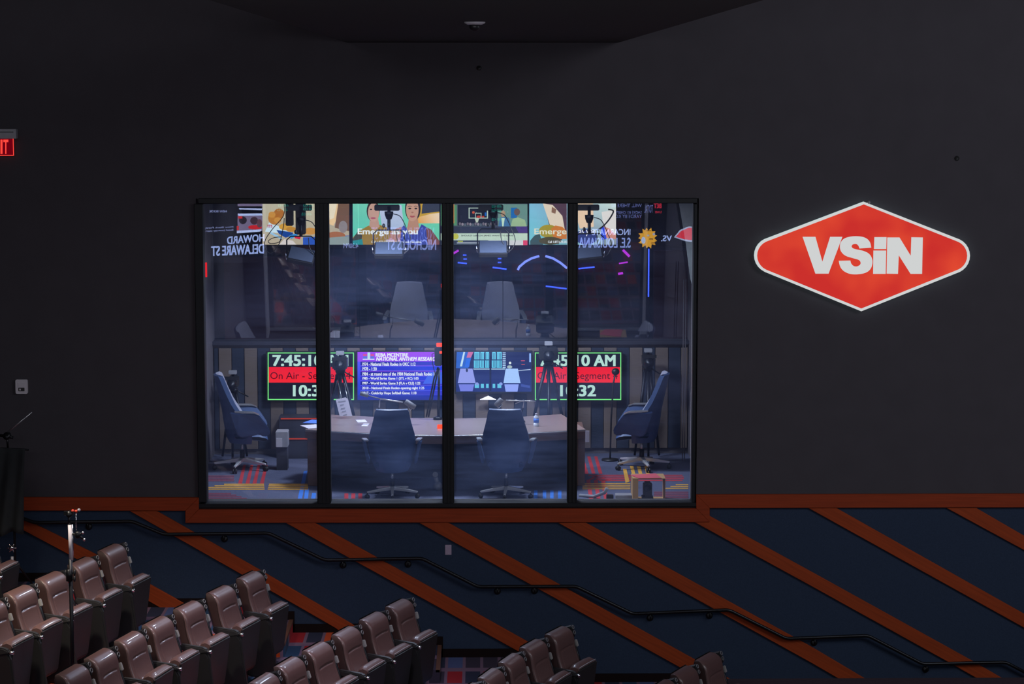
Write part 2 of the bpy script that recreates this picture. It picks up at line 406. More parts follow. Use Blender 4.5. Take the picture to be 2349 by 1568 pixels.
# ================================================================ THEATRE SEATS
HT = 1.10
rows = {'Z': (-.83, [(-56, 1218), (-128, 1250)]),
        'A': (-1.155, [(250, 1250), (183, 1281), (110, 1314), (38, 1346), (-32, 1379)]),
        'B': (-1.48, [(568, 1313), (500, 1346), (426, 1382), (354, 1418), (290, 1453), (222, 1493), (157, 1530)]),
        'C': (-1.80, [(910, 1377), (850, 1407), (787, 1441), (721, 1477), (656, 1512), (597, 1549)]),
        'D': (-2.12, [(1276, 1440), (1217, 1470), (1166, 1503), (1119, 1538), (1073, 1572)]),
        'E': (-2.44, [(1618, 1500), (1563, 1531), (1514, 1563)])}
def build_seat():
    s = thing('theatre_seat', '', 'seat')
    O = Vector((.215, 0, .40)); T = Vector((-.30, 0, .954)); Nn = Vector((.954, 0, .30)); LEN = .735; W = .275
    def q(u, v, d): return O + T * (LEN * v) + Nn * d + Vector((0, W * u, 0))
    g = []; NU, NV = 40, 90
    for j in range(NV + 1):
        v = j / NV; row = []
        for i in range(NU + 1):
            u = -1 + 2 * i / NU
            uu = math.copysign(abs(u) ** .62, u)
            ed = (1 - abs(uu) ** 14) ** .45 if abs(uu) < 1 else 0
            tv = max(0, (v - .84) / .16); top = max(0, 1 - tv ** 2.4) ** .5
            d = .105 * ed * top
            d += ed * top * (.022 * math.exp(-((v - .82) / .13) ** 2) + .018 * math.exp(-((v - .28) / .16) ** 2) * (1 - .5 * uu * uu))
            cen = 1 / (1 + math.exp((abs(uu) - .62) * 60))
            d -= ed * top * (.015 * math.exp(-((v - .69 + .03 * uu * uu) / .013) ** 2) * cen
                       + .005 * math.exp(-((abs(uu) - .66) / .03) ** 2) * (v < .70))
            lc_ = 1 / (1 + math.exp((abs(uu) - .52) * 70)) / (1 + math.exp((v - .37) * 110))
            d += (.020 + .06 * max(0, .37 - v)) * lc_
            w_ = 1 - .05 * v - .10 * max(0, (v - .85) / .15) ** 2
            row.append(q(uu * w_, v, d))
        g.append(row)
    b = MB(); b.grid(g); bc = b.build('backrest_cushion', 'leather', s)
    bc.data.materials.append(MT['leather_side_shaded'])
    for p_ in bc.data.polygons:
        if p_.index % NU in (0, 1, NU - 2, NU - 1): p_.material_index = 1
    # piping that marks the near and far edges of the front face
    for sd in (-1,): MB().tube([q(sd * (1 - .05 * v - .10 * max(0, (v - .85) / .15) ** 2) * .985, v, .100 + .018 * math.exp(-((v - .82) / .13) ** 2) - .09 * max(0, (v - .86) / .14) ** 2) for v in [.02 + .84 * k / 20 for k in range(21)]], .004, 6).build('piping', 'leather', bc)
    g2 = []
    for j in range(17):
        v = -.12 + 1.15 * j / 16; row = []
        for i in range(13):
            u = -1 + 2 * i / 12; e = (1 - abs(u) ** 5) ** .5 if abs(u) < 1 else 0; tp = 1 if v < .9 else max(0, 1 - ((v - .9) / .135) ** 2) ** .5
            row.append(q(u * 1.01 * (1 - .05 * max(v, 0) - .10 * max(0, (v - .85) / .15) ** 2), v * .985, -.055 * e * tp + .004))
        g2.append(row)
    b = MB(); b.grid(g2, flip=True); 
    b.add([q(-1.0, -.12, .01), q(1.0, -.12, .01), q(.95, .93, .01), q(.84, .98, .01), q(-.84, .98, .01), q(-.95, .93, .01)], [(0, 1, 2, 3, 4, 5)])
    b.build('back_shell', 'black_plastic', s)
    # headrest bracket with two round ports at the far shoulder
    b = MB(); b.prism([q(.93, .84, -.03), q(.90, .955, -.03), q(1.20, .97, -.03), q(1.22, .80, -.03), q(1.1, .77, -.03)], Nn * .125)
    br = b.build('shoulder_bracket', 'black_plastic', s, bevel=.008)
    for v in (.93, .845):
        c = q(1.13, v, .10); t = []
        for i in range(14):
            a = 2 * math.pi * i / 14; t.append(c + T * (.021 * math.cos(a)) + Vector((0, .024 * math.sin(a), 0)))
        MB().tube(t, .0055, 6, True).build('port_ring', 'ring_grey', br)
    b = MB(); b.tube([q(1.06, .80, .07), q(1.06, .1, .08)], .013, 8); b.tube([q(1.18, .76, .06), q(1.18, .1, .07)], .010, 8)
    ra = b.build('side_rail', 'black_metal', s)
    b = MB(); b.prism([q(1.03, .62, .075), q(1.03, .73, .075), q(1.18, .73, .075), q(1.18, .62, .075)], Nn * .030); b.build('latch', 'latch_grey', ra, bevel=.006)
    b = MB(); b.lathe([(.0, -.012), (.014, -.01), (.014, .01), (0, .012)], q(1.12, .12, .10), 10, 'x'); b.build('pivot_bolt', 'chrome', ra)
    # cushion folded up: leather nose on top, shell underneath facing forward
    b = MB(); g = []
    prof = [(.235, .46), (.25, .60), (.275, .71), (.31, .765), (.355, .785), (.40, .77), (.425, .74)]
    for j in range(15):
        y = -.245 + .49 * j / 14; e = (1 - abs((y) / .25) ** 6) ** .5
        g.append([Vector((x + (.02 * (1 - e)), y, .44 + (z - .44) * (.90 + .10 * e))) for x, z in prof])
    b.grid(g)
    for gg in (g[0], g[-1]): b.add(gg, [tuple(range(len(gg)))])
    cu = b.build('seat_cushion', 'leather', s)
    b = MB(); b.prism([(.42, -.25, .745), (.445, -.25, .735), (.41, -.25, .46), (.37, -.25, .20), (.33, -.25, .16), (.28, -.25, .40), (.36, -.25, .60)], (0, .50, 0)); b.build('cushion_shell', 'charcoal_plastic', s, bevel=.012)
    b = MB(); b.tube([(.425, -.235, .752), (.44, -.12, .765), (.442, 0, .768), (.44, .12, .765), (.425, .235, .752)], .0045, 6); b.build('cushion_piping', 'grey_plastic', cu)
    # near arm
    b = MB(); b.prism([(.12, -.345, .755), (.38, -.345, .735), (.43, -.345, .715), (.44, -.345, .68), (.34, -.345, .66), (.12, -.345, .69)], (0, .07, 0)); a_ = b.build('armrest', 'charcoal_plastic', s, bevel=.012)
    b = MB(); b.prism([(.14, -.34, .69), (.42, -.34, .69), (.455, -.34, .62), (.53, -.34, .05), (.50, -.34, 0), (.20, -.34, 0), (.15, -.34, .08)], (0, .055, 0)); b.build('side_panel', 'black_plastic', s, bevel=.015)
    b = MB(); b.lathe([(0, -.02), (.022, -.018), (.026, 0), (.022, .014), (0, .016)], (.455, -.31, .69), 12); b.build('arm_button', 'chrome', s)
    b = MB(); b.box(.10, .30, -.3, .30, .30, .40); b.box(.14, .26, -.28, -.2, 0, .32); b.box(.14, .26, .2, .28, 0, .32); b.build('underframe', 'black_metal', s, bevel=.006)
    return s
seat0 = build_seat()
RN = {'Z': 'row cut off at left', 'A': 'leftmost full row', 'B': 'second full row from left', 'C': 'third full row from left', 'D': 'fourth full row from left', 'E': 'rightmost row at the bottom edge'}
NTH = ['closest to the wall', 'second from the wall', 'third from the wall', 'fourth from the wall', 'fifth from the wall', 'sixth from the wall', 'seventh from the wall']
rowline = {}
first = True
for key, (z, lst) in rows.items():
    pts = [PZ(px - 6, py + 5, z + HT) for px, py in lst]
    rowline[key] = pts
    for i, p in enumerate(pts):
        a = pts[max(0, i - 1)]; c = pts[min(len(pts) - 1, i + 1)]; d = (a - c); ang = math.atan2(d.x, d.y)
        loc = (p.x, p.y, z)
        lab = 'brown leather theatre seat, %s in the %s' % (NTH[i], RN[key])
        grp = 'seats in the ' + RN[key]
        if first: seat0.location = loc; seat0.rotation_euler = (0, 0, -ang); seat0['label'] = lab; seat0['group'] = grp; first = False
        else: dup(seat0, loc, -ang, lab, grp)
# seating platforms: each follows the back line of its row
keys = ['Z', 'A', 'B', 'C', 'D', 'E']
def backline(key, y):
    pts = rowline[key]; p = pts[0]; q_ = pts[-1]; sl = (p.x - q_.x) / (p.y - q_.y)
    return p.x + sl * (y - p.y) - .30
for i, k in enumerate(keys):
    z = rows[k][0]; y1, y0 = YA, -14.0
    xa1, xa0 = backline(k, y1), backline(k, y0)
    if i + 1 < len(keys): xb1, xb0 = backline(keys[i + 1], y1), backline(keys[i + 1], y0)
    else: xb1 = xb0 = XR
    if i == 0: xa1 = xa0 = XL
    b = MB(); b.prism([(xa1, y1, FL - .02), (xb1, y1, FL - .02), (xb0, y0, FL - .02), (xa0, y0, FL - .02)], (0, 0, z - FL + .02))
    struct(b.build('floor_platform', 'carpet_plaid'))
# carpeted ledge at the right
lz = P(2000, 1557, -1.2).z
tag(MB().box(P(1638, 1557, -1.2).x, XR, -1.24, -1.14, -2.44, lz).build('carpeted_ledge', 'carpet_dark', bevel=.01), 'low carpet-covered ledge along the bottom right edge', 'ledge')

# ================================================================ HANDRAIL
rail = [(57, 1190), (79, 1198), (303, 1195), (376, 1225), (616, 1222), (745, 1284), (968, 1280), (1096, 1345), (1321, 1344), (1451, 1407), (1672, 1398), (1804, 1464), (1991, 1457), (2116, 1522), (2307, 1518), (2440, 1588)]
rp = [P(-150, 1120, -.10)] + [P(x, y, -.10) for x, y in rail]
hr = thing('handrail', 'black metal handrail stepping down along the blue wall', 'handrail', (rp[1].x, -.10, rp[1].z - .86))
sm = [rp[0]]
for i in range(1, len(rp) - 1):
    a, p, c = rp[i - 1], rp[i], rp[i + 1]
    for t in (0, .33, .66, 1):
        p0 = p + (a - p).normalized() * .05; p1 = p + (c - p).normalized() * .05
        sm.append(p0.lerp(p, t).lerp(p.lerp(p1, t), t))
sm.append(rp[-1])
MB().tube(sm, .021, 10).build('rail', 'black_metal', hr)
for x, y in [(204, 1207), (515, 1235), (787, 1295), (936, 1293), (1141, 1355), (1226, 1354), (1491, 1416), (1627, 1411), (1867, 1473), (2123, 1534)]:
    c = P(x, y, -.012); b = MB(); b.lathe([(.0, 0), (.042, -.002), (.042, -.012), (.03, -.02), (0, -.02)], c, 16, 'y')
    b.tube([c + Vector((0, -.015, 0)), c + Vector((0, -.088, .0)), c + Vector((0, -.088, .06))], .009, 8)
    b.build('bracket', 'black_metal', hr)

# ================================================================ WINDOW FRAME AND PANES
fr = struct(bpy.data.objects.new('window_1', None)); C.objects.link(fr); fr.location = ((wl + wr) / 2, 0, wb)
def fbox(x0, x1, y0, y1, name, ya=-.05, yb=.16, mt='frame_black', bev=.006):
    a = P(x0, y1, ya); c = P(x1, y0, ya)
    return MB().box(a.x, c.x, ya, yb, a.z, c.z).build(name, mt, fr, bevel=bev, seg=1)
fbox(455, 1600, 454, 467, 'window_head'); fbox(455, 1600, 1152, 1165, 'window_sill')
fbox(455, 464, 467.3, 1151.7, 'window_jamb'); fbox(1587, 1600, 467.3, 1151.7, 'window_jamb')
for xa, xb in ((728, 753), (1015, 1040), (1301, 1326)):
    m_ = fbox(xa, xb, 466, 1154, 'mullion', -.035)
    for dx in (3, 12, 20):
        a = P(xa + dx, 1154, -.045); c = P(xa + dx + 2.2, 466, -.045)
        MB().box(a.x, c.x, -.045, -.03, a.z, c.z).build('mullion_rib', 'frame_black', m_)
YG = .09
for xa, xb in ((463, 729), (752, 1016), (1039, 1302), (1325, 1588)):
    a = P(xa, 1154, YG); c = P(xb, 464, YG)
    MB().box(a.x, c.x, YG, YG + .012, a.z, c.z).build('pane', 'window_glass' if 740 < xa < 1300 else 'window_glass_outer', fr)
    a = P(xa, 1152, .17); c = P(xb, 1143, .17)
    MB().box(a.x, c.x, .14, .20, a.z, c.z - .022).build('track', 'alu', fr, bevel=.004)
    MB().box(a.x, c.x, .16, .17, c.z - .022, c.z).build('track_lip', 'alu', fr)
# inner reveals, pale
for xa, xb in ((wl, wl + .02), (wr - .02, wr)):
    MB().box(xa, xb, .16, .60, wb, wt).build('window_reveal', 'jamb', fr)

# ================================================================ THE STUDIO BEHIND THE GLASS
SXL, SXR, SYB = -3.78, 2.97, 4.60
ZC = 4.15
zg = P(1100, 781, SYB).z
struct(MB().box(SXL, SXR, .22, SYB + .2, -.15, 0).build('floor_studio', 'carpet_studio'))
struct(MB().box(SXL - .15, SXR + .15, .22, SYB + .2, ZC, ZC + .1).build('ceiling_studio', 'hall_dark'))
struct(MB().box(SXL - .15, SXL, .22, SYB + .2, 0, ZC).build('wall_studio_left', 'studio_side'))
struct(MB().box(SXR, SXR + .15, .22, SYB + .2, 0, ZC).build('wall_studio_right', 'studio_side'))
wsb = struct(MB().box(SXL, SXR, SYB, SYB + .2, 0, zg).build('wall_studio_back', 'studio_wall'))
# acoustic panels, tan and navy in turn
px = 505 - 58.6
i = 0
while px < 1570:
    for col, x0, x1 in (('tan_panel', px, px + 30), ('navy_panel', px + 30, px + 58.6)):
        a = P(x0, 1100, SYB - .03).x; c = P(x1, 1100, SYB - .03).x
        a = max(a, SXL + .01); c = min(c, SXR - .01)
        if c - a > .04:
            o = MB().box(a + .004, c - .004, SYB - (.04 if col == 'tan_panel' else .03), SYB, .08, zg - .10).build('acoustic_panel', col, wsb, bevel=.004, seg=1)
            if col == 'tan_panel': o['label'] = 'tan ribbed panel'
    px += 58.6
MB().box(SXL, SXR, SYB - .08, SYB + .05, zg - .05, zg).build('window_ledge', 'hall_dark', wsb)
# back glass leaning into the studio
bw = struct(bpy.data.objects.new('window_2', None)); C.objects.link(bw); bw.location = ((SXL + SXR) / 2, SYB, zg)
th = math.tan(R(7.2)); hg = ZC - zg
edges = [SXL, -1.7, .33, SXR]
for a, c in zip(edges[:-1], edges[1:]):
    b = MB(); b.prism([(a + .004, SYB + .03, zg), (c - .004, SYB + .03, zg), (c - .004, SYB + .03 - th * hg, ZC), (a + .004, SYB + .03 - th * hg, ZC)], (0, .012, 0)); b.build('pane', 'studio_back_glass', bw)
# pale corner bulkhead at the right
b = MB(); b.prism([P(1556, 455, 4.0), P(1600, 455, 4.0), P(1600, 690, 4.0), P(1584, 640, 4.0), P(1574, 560, 4.0)], (0, .05, 0)); struct(b.build('wall_bulkhead', 'bulkhead_grey'))
# right-hand vertical strips
for x0, x1 in ((1566, 1568), (1571, 1573)):
    struct(MB().box(P(x0, 800, 3.9).x, P(x1, 800, 3.9).x, 3.88, 3.9, 0, P(1570, 640, 3.9).z).build('trim_%d' % (60 + x0 % 10), 'studio_side'))

# carpet pattern, laid as inlaid pile strips in the studio floor
flo = bpy.data.objects['floor_studio']
def inlay(name, mt, quads, lift=.002):
    b = MB()
    for qd in quads:
        b.prism([PZ(x, y, lift) for x, y in qd], (0, 0, -.004))
    b.build(name, mt, flo)
def hbar(x0, x1, y0, y1): return [(x0, y0), (x1, y0), (x1, y1), (x0, y1)]
L = []
for k, (xa, y) in enumerate([(471, 1121.2), (471, 1117.3), (492, 1113.5), (514, 1110)]):
    L += [hbar(xa, 607 - k * .5, y - 1.1, y + 1.1), hbar(614 + k, 707, y - 1.1, y + 1.1)]
for k in range(4): L.append(hbar(1336, 1446, 1108.5 + k * 3.9 - 1, 1108.5 + k * 3.9 + 1.1))
for k in range(3): L.append(hbar(1526 + (2 - k) * 12, 1579, 1111 + k * 4.2 - 1, 1111 + k * 4.2 + 1))
for x in (1445, 1461, 1478): L.append([(x, 1068), (x + 8, 1068), (x + 13, 1089), (x + 5, 1089)])
L.append([(1429, 1075), (1437, 1075), (1444, 1104), (1435, 1107)])
inlay('gold_stripes', 'carpet_gold', L, .004)
L = []
for x in (556, 573, 589, 606): L.append([(x + 2, 1066), (x + 8, 1066), (x - 1, 1109), (x - 10, 1109)])
for x in (1337, 1353, 1369): L += [[(x - 6, 1046), (x + 1, 1046), (x + 13, 1086), (x + 5, 1086)]]
for x in (1345, 1362, 1379): L += [[(x, 1101), (x + 9, 1101), (x + 16, 1146), (x + 7, 1146)]]
for k in range(4): L.append(hbar(1380 + k * 8 - 30, 1570 - abs(k - 1.5) * 3, 1089.5 + k * 3.9 - 1, 1089.5 + k * 3.9 + 1.1))
for k in range(3):
    xs = 1345 + 17 * k; L.append([(xs, 1101), (xs + 9, 1101), (xs + 25 - 3 * k, 1090.5 + 4 * k + 2), (xs + 30, 1088.5 + 4 * k)])
for x in (790, 806, 822): L.append(hbar(x, x + 9, 1131, 1143))
inlay('red_stripes', 'carpet_red', L, .003)
L = []
for k in range(4): L.append(hbar(475, 537, 1091 + k * 3.6 - 1, 1091 + k * 3.6 + 1.2))
for k in range(5): L.append(hbar(1500, 1579, 1128 + k * 3.8 - 1, 1128 + k * 3.8 + 1.4))
for k in range(4): L.append(hbar(471, 530 + 12 * k, 1131 + k * 3.6 - 1, 1131 + k * 3.6 + 1.2))
inlay('wine_stripes', 'carpet_wine', L, .003)
L = [[(697, 1080), (705, 1079), (692, 1147), (682, 1147)], [(700, 1120), (709, 1120), (706, 1147), (697, 1147)], [(716, 1130), (725, 1130), (723, 1147), (713, 1147)]]
for x in (1225, 1245, 1262, 1280): L.append(hbar(x, x + 8, 1124, 1145))
inlay('blue_stripes', 'carpet_blue', L, .003)

# ---- desk
ZD = .76
def dz(x, y, z=ZD): return PZ(x, y, z)
dk = thing('anchor_desk', 'long curved brown anchor desk behind the two front chairs', 'desk', (dz(1020, 990).x, dz(1020, 990).y + .8, 0))
fe = [(700, 984), (780, 989), (860, 993), (950, 996), (1030, 997), (1120, 995), (1200, 992), (1280, 988), (1344, 984)]
be = [(1288, 949), (1200, 955), (1110, 958), (1030, 959), (940, 958), (850, 955), (756, 950)]
top = [dz(*p) for p in fe] + [dz(*p) for p in be]
MB().prism(top, (0, 0, -.035)).build('desk_top', 'desk_top', dk, bevel=.005, seg=1)
b = MB(); fr_ = [dz(*p) + Vector((0, .02, -.035)) for p in fe]
b.prism(fr_ + [p + Vector((0, .05, 0)) for p in reversed(fr_)], (0, 0, -.09)); b.build('apron', 'desk_wood', dk)
b = MB(); b.tube([dz(*p) + Vector((0, -.006, -.012)) for p in fe], .006, 6); b.build('edge_band', 'alu', dk)
for (x0, x1) in ((703, 745), (1324, 1343)):
    a = dz(x0, 986).x; c = dz(x1, 986).x; y = dz(x0, 984).y + .05
    MB().box(a, c, y, y + .85, 0, ZD - .036).build('end_panel', 'desk_wood', dk, bevel=.005, seg=1)
a = dz(745, 975); c = dz(1324, 975)
MB().box(a.x, c.x, 2.55, 2.59, .0, ZD - .036).build('modesty_panel', 'hall_dark', dk)
# tag at the desk's right end
b = MB(); p = P(1343, 988, 1.7); b.box(p.x, p.x + .05, 1.7, 1.715, P(1343, 1014, 1.7).z, p.z); b.build('hanging_tag', 'paper', dk)

# ---- presenter chairs
def exec_chair():
    s = thing('office_chair', '', 'chair')
    zs_ = [(.335, .20, -.15, .20), (.40, .235, -.185, .24), (.50, .272, -.205, .26), (.62, .295, -.225, .22), (.74, .302, -.24, .16), (.84, .285, -.262, .12), (.96, .252, -.287, .09), (1.06, .228, -.308, .07), (1.13, .216, -.325, .06), (1.165, .198, -.333, .05)]
    def shell(off, f=1, inset=0):
        g = []
        for z, w_, y, c in zs_:
            g.append([Vector(((w_ - inset) * u, y + c * abs(u) ** 2.4 * f + off, z)) for u in [-1 + i / 7 for i in range(15)]])
        return g
    go = shell(0); gi = shell(.055)
    b = MB(); b.grid(go)
    a_, c_ = len(go), len(go[0])
    b.grid([go[-1], [p.lerp(q_, .5) + Vector((0, 0, .012)) for p, q_ in zip(go[-1], gi[-1])]]); b.grid([go[0], gi[0]])
    b.grid([[r_[0] for r_ in go], [r_[0] for r_ in gi]]); b.grid([[r_[-1] for r_ in go], [r_[-1] for r_ in gi]])
    b.build('back_shell', 'chair_blue', s)
    b = MB(); b.grid(gi); b.grid([[p.lerp(q_, .5) + Vector((0, 0, .012)) for p, q_ in zip(go[-1], gi[-1])], gi[-1]])
    b.build('backrest', 'chair_front_lit', s)
    b = MB(); g = []
    for i in range(13):
        u = -1 + i / 6; e = (1 - abs(u) ** 5) ** .4 if abs(u) < 1 else 0
        g.append([Vector((.23 * u, y, z + dz_ * e)) for y, z, dz_ in [(-.10, .43, .03), (-.06, .43, .06), (.05, .43, .065), (.2, .425, .065), (.27, .41, .055), (.30, .39, .02), (.28, .37, -.01), (.1, .40, -.02), (-.08, .41, -.01), (-.10, .43, .03)]])
    b.grid(g); b.build('seat', 'chair_blue', s)
    for sd in (-1, 1):
        b = MB(); prof = [(-.16, .75), (-.05, .735), (.14, .725), (.20, .70), (.26, .62), (.31, .54), (.325, .49), (.30, .45), (.25, .44), (.19, .47), (.10, .45), (-.02, .43), (-.07, .47), (-.12, .62)]
        outer = [Vector((sd * (.270 + .095 * max(0, min(1, (z - .40) / .33)) * (.55 + .45 * max(0, (y + .22) / .5))), y, z)) for y, z in prof]
        b.prism(outer, (sd * .038, 0, 0)); b.build('arm', 'chair_blue', s, bevel=.012)
        b = MB(); b.prism([Vector((sd * (.275 + .075 * max(0, (y + .22) / .5)), y, z + .006)) for y, z in [(-.1, .735), (.14, .722), (.20, .70), (.19, .715), (.12, .745), (-.1, .755)]], (sd * .065, 0, 0)); b.build('arm_pad', 'alu', s, bevel=.006)
    b = MB(); b.lathe([(.0, .33), (.05, .33), (.06, .37), (.0, .375)], (0, 0, 0), 14); b.tube([(0, 0, .34), (0, 0, .20)], .017, 12); b.build('gas_lift', 'alu', s)
    b = MB(); b.tube([(0, 0, .24), (0, 0, .10)], .03, 12); b.build('column_sleeve', 'black_metal', s)
    for k in range(5):
        a = R(90 + 36 + 72 * k); d = Vector((math.cos(a), math.sin(a), 0)); pz = Vector((-d.y, d.x, 0))
        b = MB(); p0 = Vector((0, 0, .145)); p1 = d * .34 + Vector((0, 0, .095))
        b.add([p0 + pz * .026 + d * .02, p0 - pz * .026 + d * .02, p1 - pz * .014, p1 + pz * .014, p0 + pz * .02 + d * .02 - Vector((0, 0, .05)), p0 - pz * .02 + d * .02 - Vector((0, 0, .05)), p1 - pz * .012 - Vector((0, 0, .022)), p1 + pz * .012 - Vector((0, 0, .022))],
              [(0, 1, 2, 3), (7, 6, 5, 4), (0, 4, 5, 1), (1, 5, 6, 2), (2, 6, 7, 3), (3, 7, 4, 0)])
        lg = b.build('leg', 'polished_alu', s, bevel=.005)
        c = d * .335 + Vector((0, 0, .03)); b = MB()
        for q_ in (-.016, .016):
            cc = c + pz * q_; ring = [(0, -.008), (.028, -.008), (.03, 0), (.028, .008), (0, .008)]
            n_ = 12; vs = []
            for r_, h in ring:
                for j in range(n_):
                    t = 2 * math.pi * j / n_; vs.append(cc + d * (r_ * math.cos(t)) + Vector((0, 0, r_ * math.sin(t))) + pz * h)
            b.add(vs, [(i * n_ + j, i * n_ + (j + 1) % n_, (i + 1) * n_ + (j + 1) % n_, (i + 1) * n_ + j) for i in range(4) for j in range(n_)], True)
        b.tube([c + Vector((0, 0, .0)), c + Vector((0, 0, .055))], .008, 8)
        b.build('caster', 'black_plastic', lg)
    return s
ch = exec_chair()
c1 = P(900, 1118, 1.12); c2 = P(1161, 1118, 1.12)
ch.location = (c1.x, 1.12, 0); ch.rotation_euler = (0, 0, R(2)); ch['label'] = 'dark blue office chair seen from behind in the left of the two middle panes'; ch['group'] = 'presenter chairs at the desk'
dup(ch, (c2.x, 1.12, 0), R(-4), 'dark blue office chair seen from behind, beside the water bottle', 'presenter chairs at the desk')
c3 = P(556, 1050, 3.3); c4 = P(1472, 1050, 3.3)
dup(ch, (c3.x, 3.3, 0), R(-82), 'dark office chair in profile at the left end of the studio', 'presenter chairs at the desk', 1.13)
dup(ch, (c4.x, 3.3, 0), R(82), 'dark office chair in profile at the right end of the studio', 'presenter chairs at the desk', 1.13)

# ---- televisions on the studio's back wall
YT = 4.47
def tv(x0, y0, x1, y1, label, Y=YT, group='televisions on the studio back wall', th=.05, bz=3):
    a = P(x0 - bz, y1 + bz, Y); c = P(x1 + bz, y0 - bz, Y)
    t = thing('television', label, 'television', ((a.x + c.x) / 2, Y, a.z), 0, group)
    MB().box(a.x, c.x, Y, Y + th, a.z, c.z).build('housing', 'black_plastic', t, bevel=.006)
    MB().box(a.x * .6 + c.x * .4, a.x * .4 + c.x * .6, Y + th, Y + th + .07, a.z + .15, c.z - .15).build('wall_mount', 'black_metal', t)
    return t
def clock_tv(x0, label):
    t = tv(x0, 808, x0 + 198, 917, label); A = Art(YT)
    G = (120, 235, 130); W_ = (185, 225, 212); x = lambda q_: x0 + q_
    A.rect(x(0), 808, x(198), 917, (24, 26, 42))
    for r_ in ((0, 808, 198, 810.3), (0, 914.6, 198, 917), (0, 808, 2.3, 917), (195.7, 808, 198, 917)): A.rect(x(r_[0]), r_[1], x(r_[2]), r_[3], G)
    A.rect(x(2.5), 841.5, x(195.5), 877, (238, 18, 44), (246, 40, 52))
    A.build('screen', 'screen_art', t)
    A.text('7:45:10', x(12), x(125), 814, 838.5, W_, .045); A.text('AM', x(136), x(184), 814, 838.5, W_, .045)
    A.text('10:32', x(59), x(139), 883, 908, W_, .045)
    A.text('On Air - Segment 4', x(6), x(190), 853, 874, (78, 4, 26), .0)
    A.build('screen_text', 'screen_art', t)
clock_tv(614, 'television showing a green-framed clock and red On Air band, left')
clock_tv(1227, 'television showing a green-framed clock and red On Air band, right')
t = tv(820, 807, 1018, 917, 'television with white text lines on a purple and blue page'); A = Art(YT)
A.poly([(820, 807), (1018, 807), (1018, 917), (820, 917)], [(150, 50, 220), (150, 70, 255), (35, 40, 150), (15, 50, 200)])
A.rect(820, 807, 1018, 829, (165, 70, 245), (150, 75, 245))
A.poly([(820, 829), (828, 829), (826, 900), (820, 917)], [(90, 90, 255), (80, 80, 255), (0, 60, 210), (20, 40, 160)])
for k, y in enumerate([829, 840, 852, 863, 874, 885, 896]):
    A.poly([(827, y), (1018, y), (1018, y + 8.6), (827, y + 8.6)], [(28, 36, 150), (50, 60, 215), (60, 62, 205), (22, 36, 150)] if k % 2 == 0 else [(44, 50, 200), (36, 60, 225), (40, 70, 225), (40, 46, 190)])
    A.poly([(827, y + 9.4), (1018, y + 9.4), (1018, y + 10.6), (827, y + 10.6)], (70, 100, 255))
A.poly([(986, 852), (1018, 852), (1018, 880), (970, 880)], (70, 105, 235))
A.rect(832, 822.6, 859, 824.6, (235, 245, 255)); A.rect(843, 808, 849, 823, (190, 235, 235)); A.rect(833, 812, 842, 816, (220, 80, 140)); A.rect(850, 812, 858, 816, (220, 80, 140)); A.rect(833, 817, 842, 822, (90, 120, 220)); A.rect(850, 817, 858, 822, (90, 120, 220))
A.rect(820, 906, 1018, 917, (22, 40, 170), (30, 40, 140))
A.build('screen', 'screen_art', t)
WW = (240, 245, 252)
A.text('REBA MCENTIRE', 862, 936, 809.5, 817.5, WW, .05); A.text('NATIONAL ANTHEM RESEARCH', 863, 1006, 818.5, 826.8, WW, .05, .25)
for s_, x1, y in (('1974 - National Finals Rodeo in OKC 1:12', 953, 831), ('1978 - 1:20', 864, 842), ('1984 - at round one of the 1984 National Finals Rodeo 1:12', 1006, 853.5), ('1985 - World Series Game 1 (STL v KC) 1:05', 960, 864.5), ('1997 - World Series Game 3 (FLA v CLE) 1:22', 964, 875.6), ('2010 - National Finals Rodeo opening night 1:25', 973, 886.6), ('2017 - Celebrity Hope Softball Game: 1:18', 955, 898)):
    A.text(s_, 831, x1, y, y + 7.4, WW, .03)
A.build('screen_text', 'screen_art', t)
# camera feed monitor
t = tv(1046, 807, 1219, 900, 'television showing two pale chairs in a blue camera feed'); A = Art(YT)
A.rect(1046, 807, 1219, 898, (24, 34, 82), (32, 50, 120))
A.poly([(1048, 807), (1085, 807), (1074, 844), (1046, 844)], (40, 100, 200)); A.poly([(1063, 807), (1067, 807), (1060, 840), (1055, 840)], (200, 230, 245)); A.poly([(1074, 807), (1086, 807), (1080, 820), (1070, 820)], (210, 110, 160))
A.poly([(1070, 822), (1080, 822), (1076, 842), (1066, 842)], (40, 110, 230))
for (x0, x1) in ((1088, 1100), (1102, 1111), (1114, 1122), (1129, 1137), (1140, 1151)):
    A.rect(x0, 807, x1, 824, (110, 215, 245)); A.rect(x0 - 1, 826, x1, 843, (100, 205, 235)); A.rect(x0 + 1, 880, x1 - 1, 889.5, (100, 200, 230))
    for k in range(3): A.rect(x0 + 2 + k * 3, 809, x0 + 3 + k * 3, 842, (30, 90, 130))
for k in range(9): A.rect(1153, 808 + k * 4.2, 1160, 810 + k * 4.2, (190, 225, 255))
A.rect(1086, 845, 1158, 847, (190, 230, 250)); A.rect(1123, 807, 1127, 896, (20, 28, 64))
A.ell(1170, 832, 3, 3, (225, 235, 230)); A.ell(1169, 841, 6, 3.5, (170, 190, 190)); A.rect(1195, 826, 1204, 828, (220, 90, 120)); A.rect(1196, 835, 1204, 836.5, (210, 90, 90)); A.rect(1214, 810, 1218, 830, (150, 190, 255))
